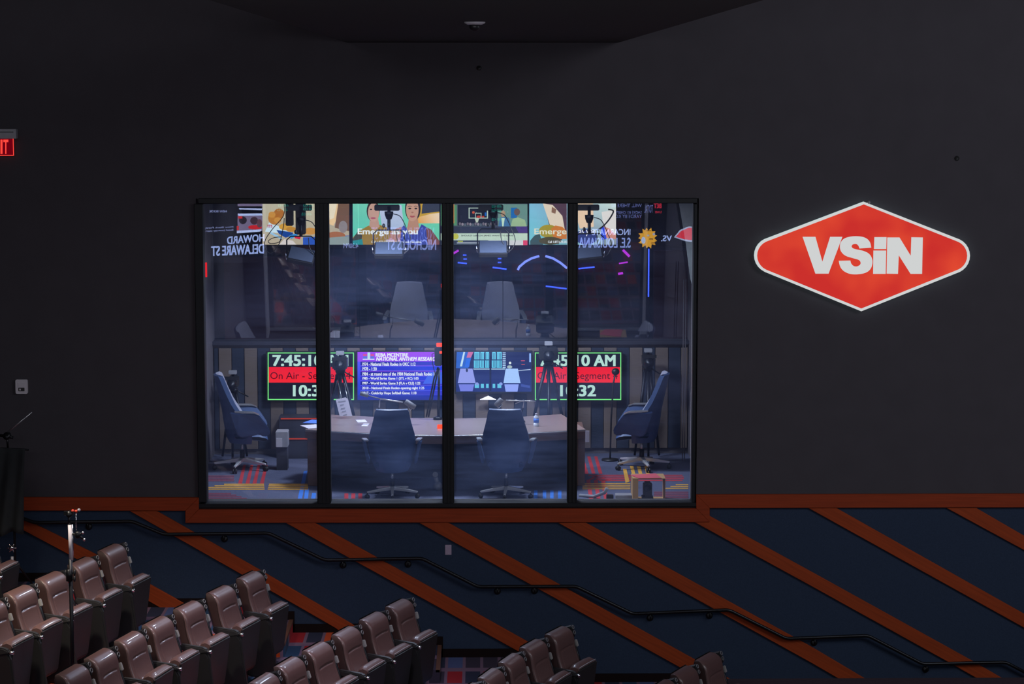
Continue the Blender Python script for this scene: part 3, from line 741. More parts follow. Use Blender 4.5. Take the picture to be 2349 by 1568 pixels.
for dx, pts, c in ((0, [(1056, 845), (1084, 845), (1091, 878), (1050, 878)], (150, 160, 235)), (0, [(1052, 881), (1088, 881), (1084, 897), (1056, 897)], (120, 130, 225)),
                   (0, [(1160, 845), (1188, 845), (1194, 878), (1155, 878)], (170, 205, 255)), (0, [(1157, 881), (1190, 881), (1187, 898), (1160, 898)], (150, 170, 250)), (0, [(1188, 849), (1217, 846), (1217, 848), (1188, 850.5)], (190, 210, 235)), (0, [(1195, 880), (1216, 884), (1216, 890), (1195, 886)], (60, 80, 160))):
    A.poly(pts, c)
A.ell(1094, 880, 4, 3.4, (140, 160, 230)); A.ell(1149, 880, 4, 3.4, (140, 165, 235)); A.ell(1071, 849, 2.4, 4, (40, 50, 90))
A.build('screen', 'screen_art', t)
# wedge-shaped lamp under the monitor
b = MB(); b.prism([P(1101, 916.5, YT - .05), P(1138, 916.5, YT - .05), P(1120, 908, YT - .05)], (0, .05, 0))
tag(b.build('wedge_lamp', 'light_panel'), 'glowing white wedge lamp below the blue camera feed television', 'lamp')
# low shelf behind the desk with two orange light lines
lc = thing('low_cabinet', 'low dark cabinet with two thin orange light lines, left', 'cabinet', (P(690, 1050, 4.2).x, 4.3, 0))
a = P(640, 1000, 4.2); c = P(742, 1000, 4.2)
MB().box(a.x, c.x, 4.2, 4.5, 0, P(690, 956, 4.2).z).build('body', 'hall_dark', lc, bevel=.005)
for y, x0 in ((960, 644), (1006, 646)):
    p = P(x0, y, 4.19); q_ = P(741, y, 4.19); MB().box(p.x, q_.x, 4.185, 4.20, p.z - .008, p.z + .008).build('light_line', 'led_orange', lc)

# ---- desk items
def pz(x, y): return dz(x, y)
p = pz(1230, 977)
bo = thing('water_bottle', 'clear plastic water bottle with blue label on the desk', 'bottle', p)
MB().lathe([(0, 0), (.034, .0), (.036, .01), (.034, .05)], p, 16).build('bottle_base', 'clear_plastic', bo)
MB().lathe([(.0355, .05), (.0355, .105)], p, 16).build('label_band', 'blue_label', bo)
MB().lathe([(.034, .105), (.034, .12), (.014, .150), (.013, .158)], p, 16).build('neck', 'clear_plastic', bo)
MB().lathe([(.016, .152), (.016, .17), (0, .172)], p, 14).build('cap', 'white_plastic', bo)
for x, y, s_, rz_, lab in ((829, 966, .13, 10, 'small white card on the desk behind the left chair'), (838, 975, .08, -5, 'small folded pale slip on the desk beside the left chair')):
    c = pz(x, y); b = MB(); b.box(-s_ / 2, s_ / 2, -.12, .12, 0, .006, Matrix.Translation(c) @ Matrix.Rotation(R(rz_), 4, 'Z'))
    tag(b.build('card', 'paper'), lab, 'card')
for x, y, lab, rz_ in ((716, 979, 'white papers on the left corner of the desk', 25), (722, 968, 'patterned blue papers on the left end of the desk', -20)):
    c = pz(x, y); b = MB(); b.box(-.11, .11, -.15, .15, 0, .01, Matrix.Translation(c) @ Matrix.Rotation(R(rz_), 4, 'Z')); tag(b.build('papers', 'paper' if rz_ > 0 else 'blue_label'), lab, 'papers')

def boom_mic(name, label, base_px, path, mic_a, mic_b, Y):
    t = thing(name, label, 'microphone', dz(*base_px), 0, 'boom microphones on the desk')
    c = dz(*base_px); b = MB(); b.lathe([(0, 0), (.05, 0), (.05, .02), (.02, .03), (0, .03)], c, 16); b.build('base', 'black_metal', t)
    pts = [P(x, y, Y) for x, y in path]
    MB().tube([c + Vector((0, 0, .03)), Vector((c.x, Y, pts[0].z - .08)), pts[0]] , .009, 8).build('post', 'black_metal', t)
    MB().tube(pts, .010, 8).build('boom_arm', 'alu', t)
    a_, b_ = P(*mic_a, Y), P(*mic_b, Y); d = (b_ - a_)
    MB().tube([a_ - d * .02, a_, a_ + d * .1, a_ + d * .5, b_, b_ + d * .03], [.02, .034, .038, .038, .034, .015], 14).build('mic_body', 'ring_grey', t)
    m_ = a_.lerp(b_, .5); MB().tube([m_ + Vector((-.03, 0, -.02)), m_ + Vector((0, -.01, -.075)), m_ + Vector((.05, 0, -.03))], .006, 8).build('shock_mount', 'chrome', t)
boom_mic('boom_microphone', 'grey boom microphone above the left chair back', (868, 962), [(870, 934), (872, 914), (924, 922)], (930, 920), (952, 934), 2.3)
boom_mic('boom_microphone', 'grey boom microphone above the right chair back', (1196, 968), [(1200, 935), (1202, 919), (1160, 918)], (1151, 915), (1137, 930), 2.3)
for nm, pth, lab in (('left', [(826, 902), (846, 908), (872, 914)], ''), ('right', [(1202, 919), (1228, 919)], '')):
    pass
b = MB(); b.tube([P(826, 902, 2.3), P(845, 907, 2.3)], .028, 12); b.tube([P(845, 907, 2.3), P(872, 914, 2.3)], .008, 8)
tag(b.build('boom_counterweight', 'ring_grey'), 'cylindrical counterweight on the left boom arm in front of the text screen', 'counterweight')
b = MB(); b.tube([P(1202, 919, 2.3), P(1229, 919.5, 2.3)], .007, 8); b.tube([P(1182, 925, 2.3), P(1202, 917, 2.3)], .006, 8)
tag(b.build('boom_rear_arm', 'alu'), 'thin metal rod extending right of the right boom microphone', 'rod')
# folding camera arm by the centre mullion, with red tally lights
ta = thing('desk_arm', 'black folding desk arm with red tally lights beside the centre mullion', 'camera arm', dz(1004, 962))
c = dz(1004, 962)
MB().lathe([(0, 0), (.06, 0), (.06, .03), (.02, .045), (0, .045)], c, 16).build('base', 'black_metal', ta)
Y = c.y
for dx in (0, 5): MB().tube([P(978 + dx, 956, Y), P(996 + dx, 866, Y), P(1005, 842, Y)], .011, 8).build('lower_arm', 'black_metal', ta)
MB().tube([P(1006, 958, Y), P(1007, 845, Y)], .016, 8).build('upright', 'black_metal', ta)
MB().tube([P(998, 858, Y), P(992, 832, Y), P(991, 812, Y), P(1002, 806, Y)], .005, 6).build('cable', 'black_plastic', ta)
MB().box(P(997, 830, Y).x, P(1014, 830, Y).x, Y - .05, Y + .05, P(1000, 838, Y).z, P(1000, 796, Y).z).build('camera_head', 'black_plastic', ta, bevel=.01)
for x0, y0, x1, y1 in ((1001, 787, 1015, 795), (1008, 805, 1014, 811)):
    a = P(x0, y1, Y - .06); d = P(x1, y0, Y - .06); MB().box(a.x, d.x, Y - .06, Y - .045 + .04, a.z, d.z).build('tally_light', 'tally_red', ta, bevel=.004)
a = P(1003, 984, 1.95); d = P(1016, 975, 1.95)
tag(MB().box(a.x, d.x, 1.93, 1.99, ZD, ZD + .05).build('tally_lamp', 'tally_red', bevel=.006), 'small glowing red lamp standing on the desk at the centre mullion', 'lamp')

# ---- broadcast cameras on tripods behind the desk
def cam_rig(cx, top, label, Y, w_=1.0, lr=.38):
    t = thing('broadcast_camera', label, 'camera', (P(cx, 900, Y).x, Y, 0), 0, 'tripod cameras behind the desk')
    x = P(cx, 900, Y).x; zt = P(cx, top, Y).z; c = Vector((x, Y, zt - .16))
    MB().box(x - .10 * w_, x + .10 * w_, Y - .18, Y + .18, c.z - .08, c.z + .08).build('camera_body', 'black_plastic', t, bevel=.02)
    MB().lathe([(0, -.30), (.06, -.29), (.072, -.20), (.06, -.17), (0, -.17)], c, 18, 'y').build('lens', 'black_metal', t)
    MB().box(x - .10, x + .10, Y - .26, Y - .24, c.z + .06, c.z + .11).build('lens_hood', 'black_plastic', t, bevel=.005)
    MB().box(x - .055, x + .055, Y - .1, Y + .02, c.z + .12, c.z + .17).build('viewfinder', 'grey_plastic', t, bevel=.005)
    MB().tube([c + Vector((0, 0, .08)), c + Vector((0, -.03, .13))], .02, 8).build('viewfinder_post', 'black_metal', t)
    MB().lathe([(0, -.16), (.05, -.16), (.07, -.12), (.07, -.09), (0, -.08)], c, 16).build('fluid_head', 'black_metal', t)
    for k in range(3):
        a = R(-90 + 120 * k); f_ = Vector((x + lr * math.cos(a), Y + lr * math.sin(a), .02))
        MB().tube([c + Vector((.04 * math.cos(a), .04 * math.sin(a), -.15)), f_], [.026, .016], 8).build('tripod_leg', 'black_metal', t)
    MB().tube([c + Vector((.02, 0, -.1)), c + Vector((.20, .1, -.22))], .009, 8).build('pan_handle', 'black_plastic', t)
    return t
cam_rig(781, 806, 'black broadcast camera on tripod in front of the left clock screen', 3.75)
cam_rig(1258, 784, 'black broadcast camera on tripod in front of the right clock screen', 3.75, 1.3)
cam_rig(1486, 800, 'dark camera on tripod at the far right of the studio', 4.2, .8, .2)
cam_rig(535, 850, 'dark camera on tripod behind the left profile chair', 4.2, .7, .2)
# rundown sheet clipped in front of the left camera
b = MB(); sh = [P(770, 916, 2.9), P(792, 911, 2.9), P(798, 914, 2.9), P(808, 954, 2.9), P(779, 954, 2.9)]
b.prism(sh, (0, .004, 0)); rs = b.build('note_sheet', 'paper'); tag(rs, 'white sheet of typed times hanging below the left camera', 'paper')
b = MB()
for k, (x0, x1, y) in enumerate(((776, 793, 920), (780, 789, 928), (782, 792, 936), (784, 794, 943), (787, 796, 951))):
    b.prism([P(x0, y, 2.897), P(x1, y - 2, 2.897), P(x1, y, 2.897), P(x0, y + 2, 2.897)], (0, .001, 0))
b.build('typed_lines', 'grey_plastic', rs)
b = MB(); b.tube([P(776, 878, 3.1), P(784, 914, 2.9)], .004, 6); b.tube([P(790, 878, 3.1), P(797, 914, 2.9)], .004, 6); b.build('sheet_wires', 'alu', rs)
# round microphone before the right clock
b = MB(); c = P(1412, 852, 3.98); b.ell(c, .055, .05, .05); b.tube([c, P(1407, 880, 3.98), P(1402, 960, 3.98), Vector((P(1400, 960, 3.98).x, 3.98, .02))], .012, 8); b.lathe([(0, 0), (.12, 0), (.12, .02), (0, .03)], (P(1400, 960, 3.98).x, 3.98, 0), 16)
tag(b.build('stand_microphone', 'black_plastic'), 'round black microphone on a thin stand at the right clock', 'microphone')
# small pale box left, on a stool-height cabinet
bb = thing('printer_box', 'small pale boxy printer between the left profile chair and desk', 'printer', (P(646, 1020, 3.3).x, 3.3, 0))
a = P(632, 1026, 3.2); c = P(660, 1026, 3.2); zt = P(645, 990, 3.2).z; z0 = P(645, 1026, 3.2).z
MB().box(a.x, c.x, 3.2, 3.45, z0, zt).build('case', 'grey_plastic', bb, bevel=.008)
MB().box(a.x + .01, a.x + .09, 3.19, 3.2, z0 + .01, zt - .09).build('front_panel', 'white_plastic', bb)
MB().box(a.x + .01, c.x - .01, 3.22, 3.43, 0, z0).build('pedestal', 'hall_dark', bb)
# cardboard box with a red sheet and a small camera in it
bx = thing('cardboard_box', 'open cardboard box lying sideways at the bottom right of the window', 'box', (P(1487, 1148, .85).x, .9, 0))
a = P(1451, 1148, .72); c = P(1526, 1148, .72); x0, x1 = a.x, c.x; zb_ = .30
for nm, q_ in (('left_flap', (x0, x0 + .008, .70, 1.06, 0.002, zb_)), ('right_flap', (x1 - .008, x1, .70, 1.06, 0.002, zb_)), ('top_flap', (x0, x1, .70, 1.06, zb_, zb_ + .008)), ('bottom_flap', (x0 + .008, x1 - .008, .70, 1.06, 0.002, .01))):
    MB().box(*q_).build(nm, 'cardboard', bx)
MB().box(x0 + .008, x0 + .07, .70, .704, .01, zb_).build('front_flap', 'cardboard', bx)
b = MB(); b.prism([(x0 - .02, .92, zb_ + .012), (x0 + .08, .68, zb_ + .010), (x1 - .05, .70, zb_ + .010), (x1 - .10, 1.04, zb_ + .012)], (0, 0, .004))
tag(b.build('red_sheet', 'red_paper'), 'red paper sheet lying on top of the cardboard box', 'paper')
sc_ = thing('small_camera', 'small black video camera sitting inside the cardboard box', 'camera', ((x0 + x1) / 2, .85, .012))
xm = (x0 + x1) / 2 - .01
MB().box(xm - .07, xm + .07, .76, .95, .012, .06).build('base', 'black_plastic', sc_, bevel=.008)
MB().box(xm - .055, xm + .055, .77, .93, .06, .24).build('body', 'charcoal_plastic', sc_, bevel=.02)
MB().lathe([(0, 0), (.045, 0), (.048, -.02), (.04, -.03), (.036, -.02), (0, -.018)], (xm - .01, .77, .18), 20, 'y').build('lens', 'black_metal', sc_)
for x0, x1, lab, mt, hh in ((1410, 1448, 'flat grey laptop-sized case on the carpet left of the cardboard box', 'grey_plastic', .03), (1389, 1405, 'small black and red gadget on the carpet by the window track', 'black_plastic', .035)):
    a = PZ(x0, 1141, 0); c = PZ(x1, 1141, 0); tag(MB().box(a.x, c.x, .82, 1.0 if hh == .03 else .9, 0.001, .04 + hh).build('flat_case' if hh == .03 else 'gadget', mt, bevel=.006), lab, 'case' if hh == .03 else 'gadget')
b = MB(); b.tube([(PZ(1330, 1140, 0).x, 1.15, .012), (PZ(1362, 1140, 0).x, 1.02, .02), (PZ(1385, 1140, 0).x, .86, .10), (PZ(1390, 1140, 0).x, .84, .16)], .022, 8)
tag(b.build('pale_tube', 'grey_plastic'), 'pale grey tube lying on the carpet at the right mullion', 'tube')
b = MB(); c = Vector((P(1004, 1088, 1.6).x, 1.6, .06)); b.ell(c, .06, .08, .06); b.tube([c, c + Vector((-.03, 0, .14))], .03, 10); b.tube([c + Vector((-.03, 0, .14)), c + Vector((-.03, -.05, .16))], .036, 12)
tag(b.build('webcam', 'ring_grey'), 'small silver camera on the floor under the desk at the centre mullion', 'camera')

# ---- studio lights hung from a pipe grid
ZP = P(890, 474, 3.2).z
gp = thing('lighting_pipe', 'black lighting pipe across the top of the studio window', 'pipe', (-.4, 3.3, ZC))
MB().tube([(SXL + .05, 3.3, ZP + .06), (SXR - .05, 3.3, ZP + .06)], .024, 10).build('pipe', 'black_metal', gp)
for x in (-3.2, -1.2, .8, 2.6): MB().tube([(x, 3.3, ZP + .06), (x, 3.3, ZC)], .012, 8).build('hanger', 'black_metal', gp)
def fixture(cx, ybot, label, wpx=66, tilt=0, red=False):
    Y = 3.2; x = P(cx, 500, Y).x; zb2 = P(cx, ybot, Y).z; W2 = wpx / F * 31.4 / 2
    t = thing('studio_light', label, 'studio light', (x, Y, zb2), 0, 'studio lights hung from the pipe')
    Mx = Matrix.Translation((x, Y, zb2 + .10)) @ Matrix.Rotation(R(tilt), 4, 'Y') @ Matrix.Rotation(R(-50), 4, 'X')
    MB().box(-W2, W2, -.05, .03, -.13, .13, Mx).build('lamp_head', 'black_plastic', t, bevel=.01)
    MB().box(-W2 + .015, W2 - .015, -.056, -.05, -.115, .115, Mx).build('diffuser', 'navy_panel', t)
    zy = zb2 + .38
    MB().tube([(x - W2 - .015, Y, zb2 + .10), (x - W2 - .015, Y, zy - .05), (x - W2 + .04, Y, zy), (x + W2 - .04, Y, zy), (x + W2 + .015, Y, zy - .05), (x + W2 + .015, Y, zb2 + .10)], .009, 8).build('yoke', 'black_metal', t)
    for s_ in (-1, 1): MB().tube([(x + s_ * (W2 + .015), Y - .02, zb2 + .06), (x + s_ * (W2 + .03), Y - .03, zb2 + .15)], .011, 6).build('yoke_knob', 'chrome', t)
    MB().tube([(x, Y, zy), (x, Y + .02, zy + .10), (x, Y + .06, ZP)], .022, 10).build('spigot', 'black_metal', t)
    MB().lathe([(0, -.06), (.035, -.055), (.055, .0), (.06, .05), (0, .055)], (x, Y + .04, zy + .20), 12).build('clamp', 'black_metal', t)
    MB().ell((x - .07, Y, zy + .06), .02, .012, .03).build('wing_knob', 'black_plastic', t)
    MB().box(x - .2, x + .14, Y + .1, Y + .2, ZP - .06, ZP + .02).build('power_supply', 'black_plastic', t, bevel=.01)
    cb = [(x + .06, Y, zy + .22), (x + .16, Y - .02, zy + .18), (x + .24, Y - .03, zy + .02), (x + .30, Y - .03, zy - .16), (x + .22, Y - .02, zy - .30), (x + .12, Y, zy - .16), (x + .10, Y, zy - .02)]
    MB().tube(smooth_path(cb), .006, 6).build('power_cable', 'black_plastic', t)
    return t
fixture(892, 592, 'black yoke-mounted studio light hanging before the two women on screen')
fixture(1131, 589, 'black yoke-mounted studio light hanging before the basketball screen')
fixture(690, 606, 'black studio light with looped cable hanging in the left pane', 60, 12)
fixture(1352, 600, 'black studio light hanging just right of the third mullion', 60, -6)
b = MB(); b.tube(smooth_path([P(652, 468, 3.1), P(650, 495, 3.1), P(625, 525, 3.1), P(608, 552, 3.1), P(610, 572, 3.1), P(622, 580, 3.1), P(640, 560, 3.1), P(650, 520, 3.1), P(652, 500, 3.1)]), .0055, 6)
b.tube(smooth_path([P(645, 543, 3.1), P(628, 545, 3.1), P(616, 552, 3.1), P(620, 558, 3.1), P(638, 556, 3.1), P(646, 548, 3.1)]), .005, 6)
tag(b.build('cable_loop', 'black_plastic'), 'thin black cable looped in front of the food screen', 'cable')
b = MB(); b.tube(smooth_path([P(1395, 480, 3.1), P(1407, 484, 3.1), P(1398, 502, 3.1), P(1384, 518, 3.1), P(1370, 528, 3.1)]), .010, 6)
tag(b.build('cable_loop', 'black_plastic'), 'thick dark cable hanging across the pale right-hand screen', 'cable')
b = MB(); b.box(P(655, 520, 3.6).x, P(672, 520, 3.6).x, 3.6, 3.75, P(660, 520, 3.4).z, ZC); b.box(P(678, 520, 3.6).x, P(700, 520, 3.6).x, 3.6, 3.78, P(660, 540, 3.4).z, ZC)
tag(b.build('rack_unit', 'black_plastic', bevel=.01), 'dark boxy equipment hung above the left studio light', 'equipment')
# red strip at the far left, pin light
a = P(465.5, 635, .62); c = P(470, 602, .62)
tag(MB().box(wl + .02, wl + .045, .60, .64, a.z, c.z).build('red_light_bar', 'led_red'), 'short vertical red light bar at the left window reveal', 'light')

# ================================================================ SPORTS BOOK HALL BEYOND
HY = 22.0
struct(MB().box(-9, 9, SYB + .2, HY + .2, -.15, 0).build('floor_hall', 'hall_dark'))
struct(MB().box(-9, 9, SYB + .2, HY + .2, 5.2, 5.3).build('ceiling_hall', 'hall_dark'))
struct(MB().box(-9, 9, HY, HY + .2, 0, 5.2).build('wall_hall', 'hall_dark'))
struct(MB().box(-9.2, -9, SYB + .2, HY + .2, 0, 5.2).build('wall_hall_left', 'hall_red'))
struct(MB().box(9, 9.2, SYB + .2, HY + .2, 0, 5.2).build('wall_hall_right', 'hall_dark'))
YF = HY - .12
def ftv(x0, x1, label): return tv(x0, 452, x1, 561, label, YF, 'large televisions in the hall beyond', .08, .8)
# food advert
t = ftv(602, 801, 'hall television showing fried food in a paper tray'); A = Art(YF, .002)
A.rect(602, 452, 801, 561, (205, 198, 170), (190, 175, 150))
A.poly([(608, 531), (617, 510), (670, 530), (672, 538)], (215, 240, 250)); A.poly([(634, 527), (672, 533), (672, 540), (655, 545), (640, 536)], (20, 70, 150))
A.text('m', 614, 624, 515, 522, (200, 40, 80), .03)
for cx, cy, rx, ry, c in ((629, 500, 14, 15, (196, 128, 50)), (640, 490, 12, 12, (182, 112, 40)), (624, 492, 8, 7, (214, 150, 66)), (637, 505, 8, 7, (214, 150, 66)), (655, 520, 15, 8, (222, 164, 60)), (668, 526, 12, 6, (200, 140, 50)), (690, 533, 16, 6, (224, 160, 54)), (712, 530, 14, 8, (214, 150, 70))): A.ell(cx, cy, rx, ry, c)
A.poly([(662, 541), (680, 534), (684, 538), (668, 548)], (60, 150, 220)); A.poly([(676, 540), (690, 543), (688, 549), (676, 546)], (220, 30, 60))
A.poly([(620, 531), (648, 545), (645, 549), (620, 536)], (160, 205, 235)); A.poly([(640, 561), (652, 548), (672, 552), (680, 561)], (225, 215, 210)); A.poly([(695, 544), (801, 540), (801, 561), (695, 561)], (45, 90, 190))
A.poly([(752, 452), (790, 452), (778, 490), (765, 518), (752, 512)], (255, 214, 160)); A.poly([(752, 452), (776, 452), (766, 500), (752, 505)], (255, 238, 205)); A.poly([(776, 466), (801, 466), (801, 530), (768, 522)], (126, 92, 70)); A.ell(770, 540, 22, 9, (176, 110, 70)); A.ell(787, 520, 10, 14, (150, 140, 140)); A.poly([(752, 545), (801, 541), (801, 561), (752, 561)], (150, 165, 160))
A.build('screen', 'screen_art_far', t)
def women(x0, label, shift=0):
    t = ftv(x0, x0 + 199, label); A = Art(YF, .002); x = lambda q_: x0 + q_
    def pl(pts, c): A.poly([(min(max(x(a), x0), x0 + 199), b_) for a, b_ in pts], c)
    A.poly([(x(0), 452), (x(199), 452), (x(199), 561), (x(0), 561)], [(130, 225, 195), (120, 225, 180), (110, 215, 180), (90, 215, 190)])
    pl([(60, 470), (112, 470), (120, 540), (70, 540)], [(205, 215, 240), (205, 215, 240), (180, 200, 230), (180, 200, 230)])
    pl([(150, 452), (199, 452), (199, 512), (148, 512), (150, 480)], (215, 170, 50)); pl([(168, 452), (199, 452), (199, 485), (158, 490), (160, 470)], (60, 66, 80)); pl([(162, 512), (199, 490), (199, 512)], (255, 225, 190)); pl([(150, 498), (180, 490), (199, 488), (199, 512), (150, 512)], [(250, 190, 100), (255, 220, 170), (255, 230, 200), (255, 220, 180), (240, 170, 70)])
    # woman in mustard
    pl([(0, 545), (14, 530), (35, 518), (52, 512), (75, 520), (90, 530), (88, 561), (0, 561)], (165, 130, 40)); pl([(0, 548), (12, 530), (22, 540), (18, 561), (0, 561)], (70, 74, 62))
    pl([(40, 500), (58, 500), (62, 520), (50, 528), (38, 518)], (206, 160, 140)); A.ell(x(47), 484, 15, 24, (60, 44, 40)); A.ell(x(48), 487, 13, 22, (214, 168, 148)); A.ell(x(47), 500, 6, 2, (190, 90, 110)); A.ell(x(42), 480, 2.6, 1.4, (50, 36, 34)); A.ell(x(54), 480, 2.6, 1.4, (50, 36, 34))
    # woman in blue
    A.ell(x(138), 478, 18, 30, (44, 36, 36)); pl([(130, 495), (148, 495), (152, 518), (160, 540), (118, 540), (126, 518)], (196, 146, 120))
    pl([(88, 528), (112, 520), (116, 561), (80, 561)], (196, 140, 120)); pl([(163, 518), (180, 526), (199, 552), (199, 561), (160, 561)], (128, 78, 68))
    pl([(112, 522), (118, 516), (126, 530), (138, 538), (150, 530), (158, 514), (168, 520), (172, 561), (108, 561)], (58, 74, 165))
    A.ell(x(137), 481, 14.5, 26, (212, 162, 136)); A.ell(x(131), 478, 3.4, 1.8, (46, 30, 30)); A.ell(x(145), 478, 3.4, 1.8, (46, 30, 30)); pl([(126.5, 473.2), (131, 471.6), (135.5, 472.8), (135.5, 473.8), (131, 472.8), (126.5, 474.2)], (60, 42, 36)); pl([(140.5, 472.8), (145, 471.6), (149.5, 473.2), (149.5, 474.2), (145, 472.8), (140.5, 473.8)], (60, 42, 36)); A.ell(x(137), 487, 3, 1.6, (178, 120, 100)); A.poly([(x(130.5), 495.2), (x(134), 494.2), (x(137), 494.8), (x(140), 494.2), (x(143.5), 495.2), (x(141), 498), (x(137), 499), (x(133), 498)], (182, 90, 92))
    pl([(0, 552), (22, 548), (24, 561), (0, 561)], (40, 150, 150))
    A.build('screen', 'screen_art_far', t)
    A.text('Emerge as you', x(12), x(149), 524, 541, (245, 250, 245), .035); A.text('Call 1.877.678.2022', x(43), x(95), 552, 557, (240, 245, 245), .03); A.text('Se our ad and rules online.', x(98), x(158), 552, 557, (240, 245, 245), .03)
    A.build('screen_text', 'screen_art_far', t)
women(809, 'hall television with two women and the words Emerge as you')
# basketball
t = ftv(1011, 1210, 'hall television showing a basketball backboard above a news ticker'); A = Art(YF, .002)
A.rect(1011, 452, 1210, 561, (80, 92, 100)); A.rect(1050, 470, 1141, 517, (30, 34, 48)); A.rect(1011, 470, 1048, 517, (90, 150, 110)); A.rect(1040, 468, 1042, 512, (220, 150, 80)); A.rect(1143, 468, 1210, 518, (110, 150, 140)); 
for r_ in ((1075, 476, 1119, 478), (1075, 499, 1119, 501), (1075, 476, 1077.4, 501), (1117, 476, 1119.4, 501), (1090, 488, 1104, 489.4), (1090, 488, 1091.4, 500), (1103, 488, 1104.4, 500)): A.rect(*r_, (190, 210, 195))
A.poly([(1089, 501), (1099, 501), (1096, 510), (1092, 510)], (200, 210, 190)); A.ell(1086, 487, 3, 3, (210, 90, 60)); A.ell(1098, 497, 5, 3, (190, 60, 50)); A.ell(1108, 497, 3, 2, (200, 70, 50)); A.rect(1112, 487, 1116, 495, (30, 100, 190))
for k in range(14): A.ell(1055 + 6 * k, 513 + (k * 7 % 3), 2.6, 3.4, ((120, 110, 120), (150, 140, 150), (90, 100, 110))[k % 3])
A.poly([(1143, 519), (1147, 500), (1156, 496), (1168, 500), (1172, 519)], (70, 120, 165)); A.poly([(1150, 500), (1158, 500), (1155, 519), (1152, 519)], (195, 225, 200)); A.ell(1154, 490, 5.4, 7.4, (176, 148, 120)); A.rect(1172, 476, 1186, 500, (30, 110, 180)); A.ell(1186, 486, 7, 8, (110, 90, 86)); A.poly([(1171, 519), (1176, 502), (1188, 498), (1204, 504), (1208, 519)], (165, 195, 150))
A.rect(1011, 519, 1210, 534, (52, 58, 78)); A.poly([(1182, 519), (1210, 519), (1210, 534), (1190, 534)], (80, 60, 130)); A.rect(1011, 535, 1210, 551, (205, 228, 205)); A.ell(1045, 542, 7, 7, (205, 205, 80)); A.rect(1011, 551, 1120, 559, (56, 66, 84)); A.rect(1120, 551, 1200, 562, (225, 225, 225)); A.rect(1200, 551, 1210, 562, (235, 70, 110)); A.rect(1050, 552, 1062, 555, (170, 180, 60)); A.rect(1048, 555.5, 1105, 558, (180, 190, 200))
A.build('screen', 'screen_art_far', t)
A.text('SHOULD LeBRON JAMES WANT TO LEAVE', 1058, 1178, 538.5, 542.6, (50, 62, 60), .02)
A.build('screen_text', 'screen_art_far', t)
# second advert, right, partly different crop
t = ftv(1214, 1413, 'hall television with Emerge lettering and an orange shoulder'); A = Art(YF, .002)
A.poly([(1214, 452), (1413, 452), (1413, 561), (1214, 561)], [(140, 200, 230), (225, 245, 235), (150, 160, 165), (120, 215, 225)])
A.poly([(1244, 452), (1300, 452), (1300, 535), (1280, 561), (1262, 525)], (90, 62, 76)); A.poly([(1245, 466), (1268, 470), (1290, 495), (1298, 540), (1268, 536), (1258, 505)], (246, 226, 200)); A.poly([(1266, 474), (1276, 480), (1274, 490), (1265, 487)], (150, 110, 84))
A.ell(1258, 530, 22, 15, (176, 158, 40)); A.poly([(1264, 524), (1274, 517), (1290, 520), (1300, 530), (1300, 548), (1270, 548)], (222, 130, 40)); A.poly([(1216, 552), (1226, 540), (1238, 536), (1246, 561), (1216, 561)], (60, 90, 90)); A.ell(1262, 552, 26, 9, (84, 78, 40))
A.poly([(1326, 452), (1360, 452), (1362, 520), (1330, 524), (1326, 510)], (250, 215, 180)); A.ell(1345, 543, 26, 18, (54, 66, 130)); A.poly([(1380, 486), (1413, 480), (1413, 540), (1384, 520)], (238, 232, 226)); A.poly([(1384, 519), (1398, 524), (1413, 540), (1413, 548), (1390, 545)], (226, 150, 130)); A.poly([(1378, 522), (1386, 520), (1392, 548), (1380, 550)], (50, 80, 225))
A.build('screen', 'screen_art_far', t)
A.text('Emerge', 1226, 1299, 524, 541, (245, 240, 210), .02); A.text('as you', 1328, 1366, 527, 541, (245, 245, 250), .02); A.text('Call 1.877.678.2022', 1257, 1305, 552, 557, (240, 245, 245), .03)
A.build('screen_text', 'screen_art_far', t)
# bar front with neon
YB_ = 16.0
bar_z = P(1100, 572, YB_).z
bf = thing('bar_counter', 'dark bar front crossing the hall below the screens', 'bar', (0, YB_, 0))
MB().box(-6, 6, YB_, YB_ + .5, 0, bar_z).build('bar_front', 'hall_dark', bf); MB().box(-6.05, 6.05, YB_ - .03, YB_ + .55, bar_z, bar_z + .03).build('bar_top', 'hall_dark', bf)
yn = YB_ - .04
for mt, pts, r_, lab in (('neon_pale', [(1188, 619), (1191, 612), (1205, 600), (1220, 592), (1237, 587)], .022, 'blue neon arc, left half of the arch shape'),
                         ('neon_pale', [(1251, 587), (1268, 592), (1285, 602), (1301, 615)], .022, 'blue neon arc, right half of the arch shape'),
                         ('neon_blue', [(1050, 602), (1071, 604)], .014, 'short blue neon line left of the hanging light'),
                         ('neon_blue', [(1130, 613), (1162, 617)], .015, 'short blue neon line below the hanging light'),
                         ('neon_blue', [(1327, 616), (1364, 612)], .014, 'blue neon line just right of the third mullion'),
                         ('neon_blue', [(1252, 656), (1300, 662)], .014, 'lowest blue neon line, left of the third mullion'),
                         ('neon_magenta', [(1429, 573), (1444, 588)], .024, 'slanting violet neon bar under the mirrored lettering'),
                         ('neon_magenta', [(1420, 604), (1440, 601)], .014, 'thin pink neon bar, middle of the pink ones'),
                         ('neon_magenta', [(1418, 628), (1429, 626)], .022, 'lowest pink neon bar at the right pane'),
                         ('neon_magenta', [(1040, 581), (1052, 574)], .02, 'violet neon bar right of the centre mullion')):
    b = MB(); b.tube([P(x, y, yn) for x, y in pts], r_, 8); tag(b.build('neon_tube', mt), lab, 'neon light', 'neon tubes on the bar front')
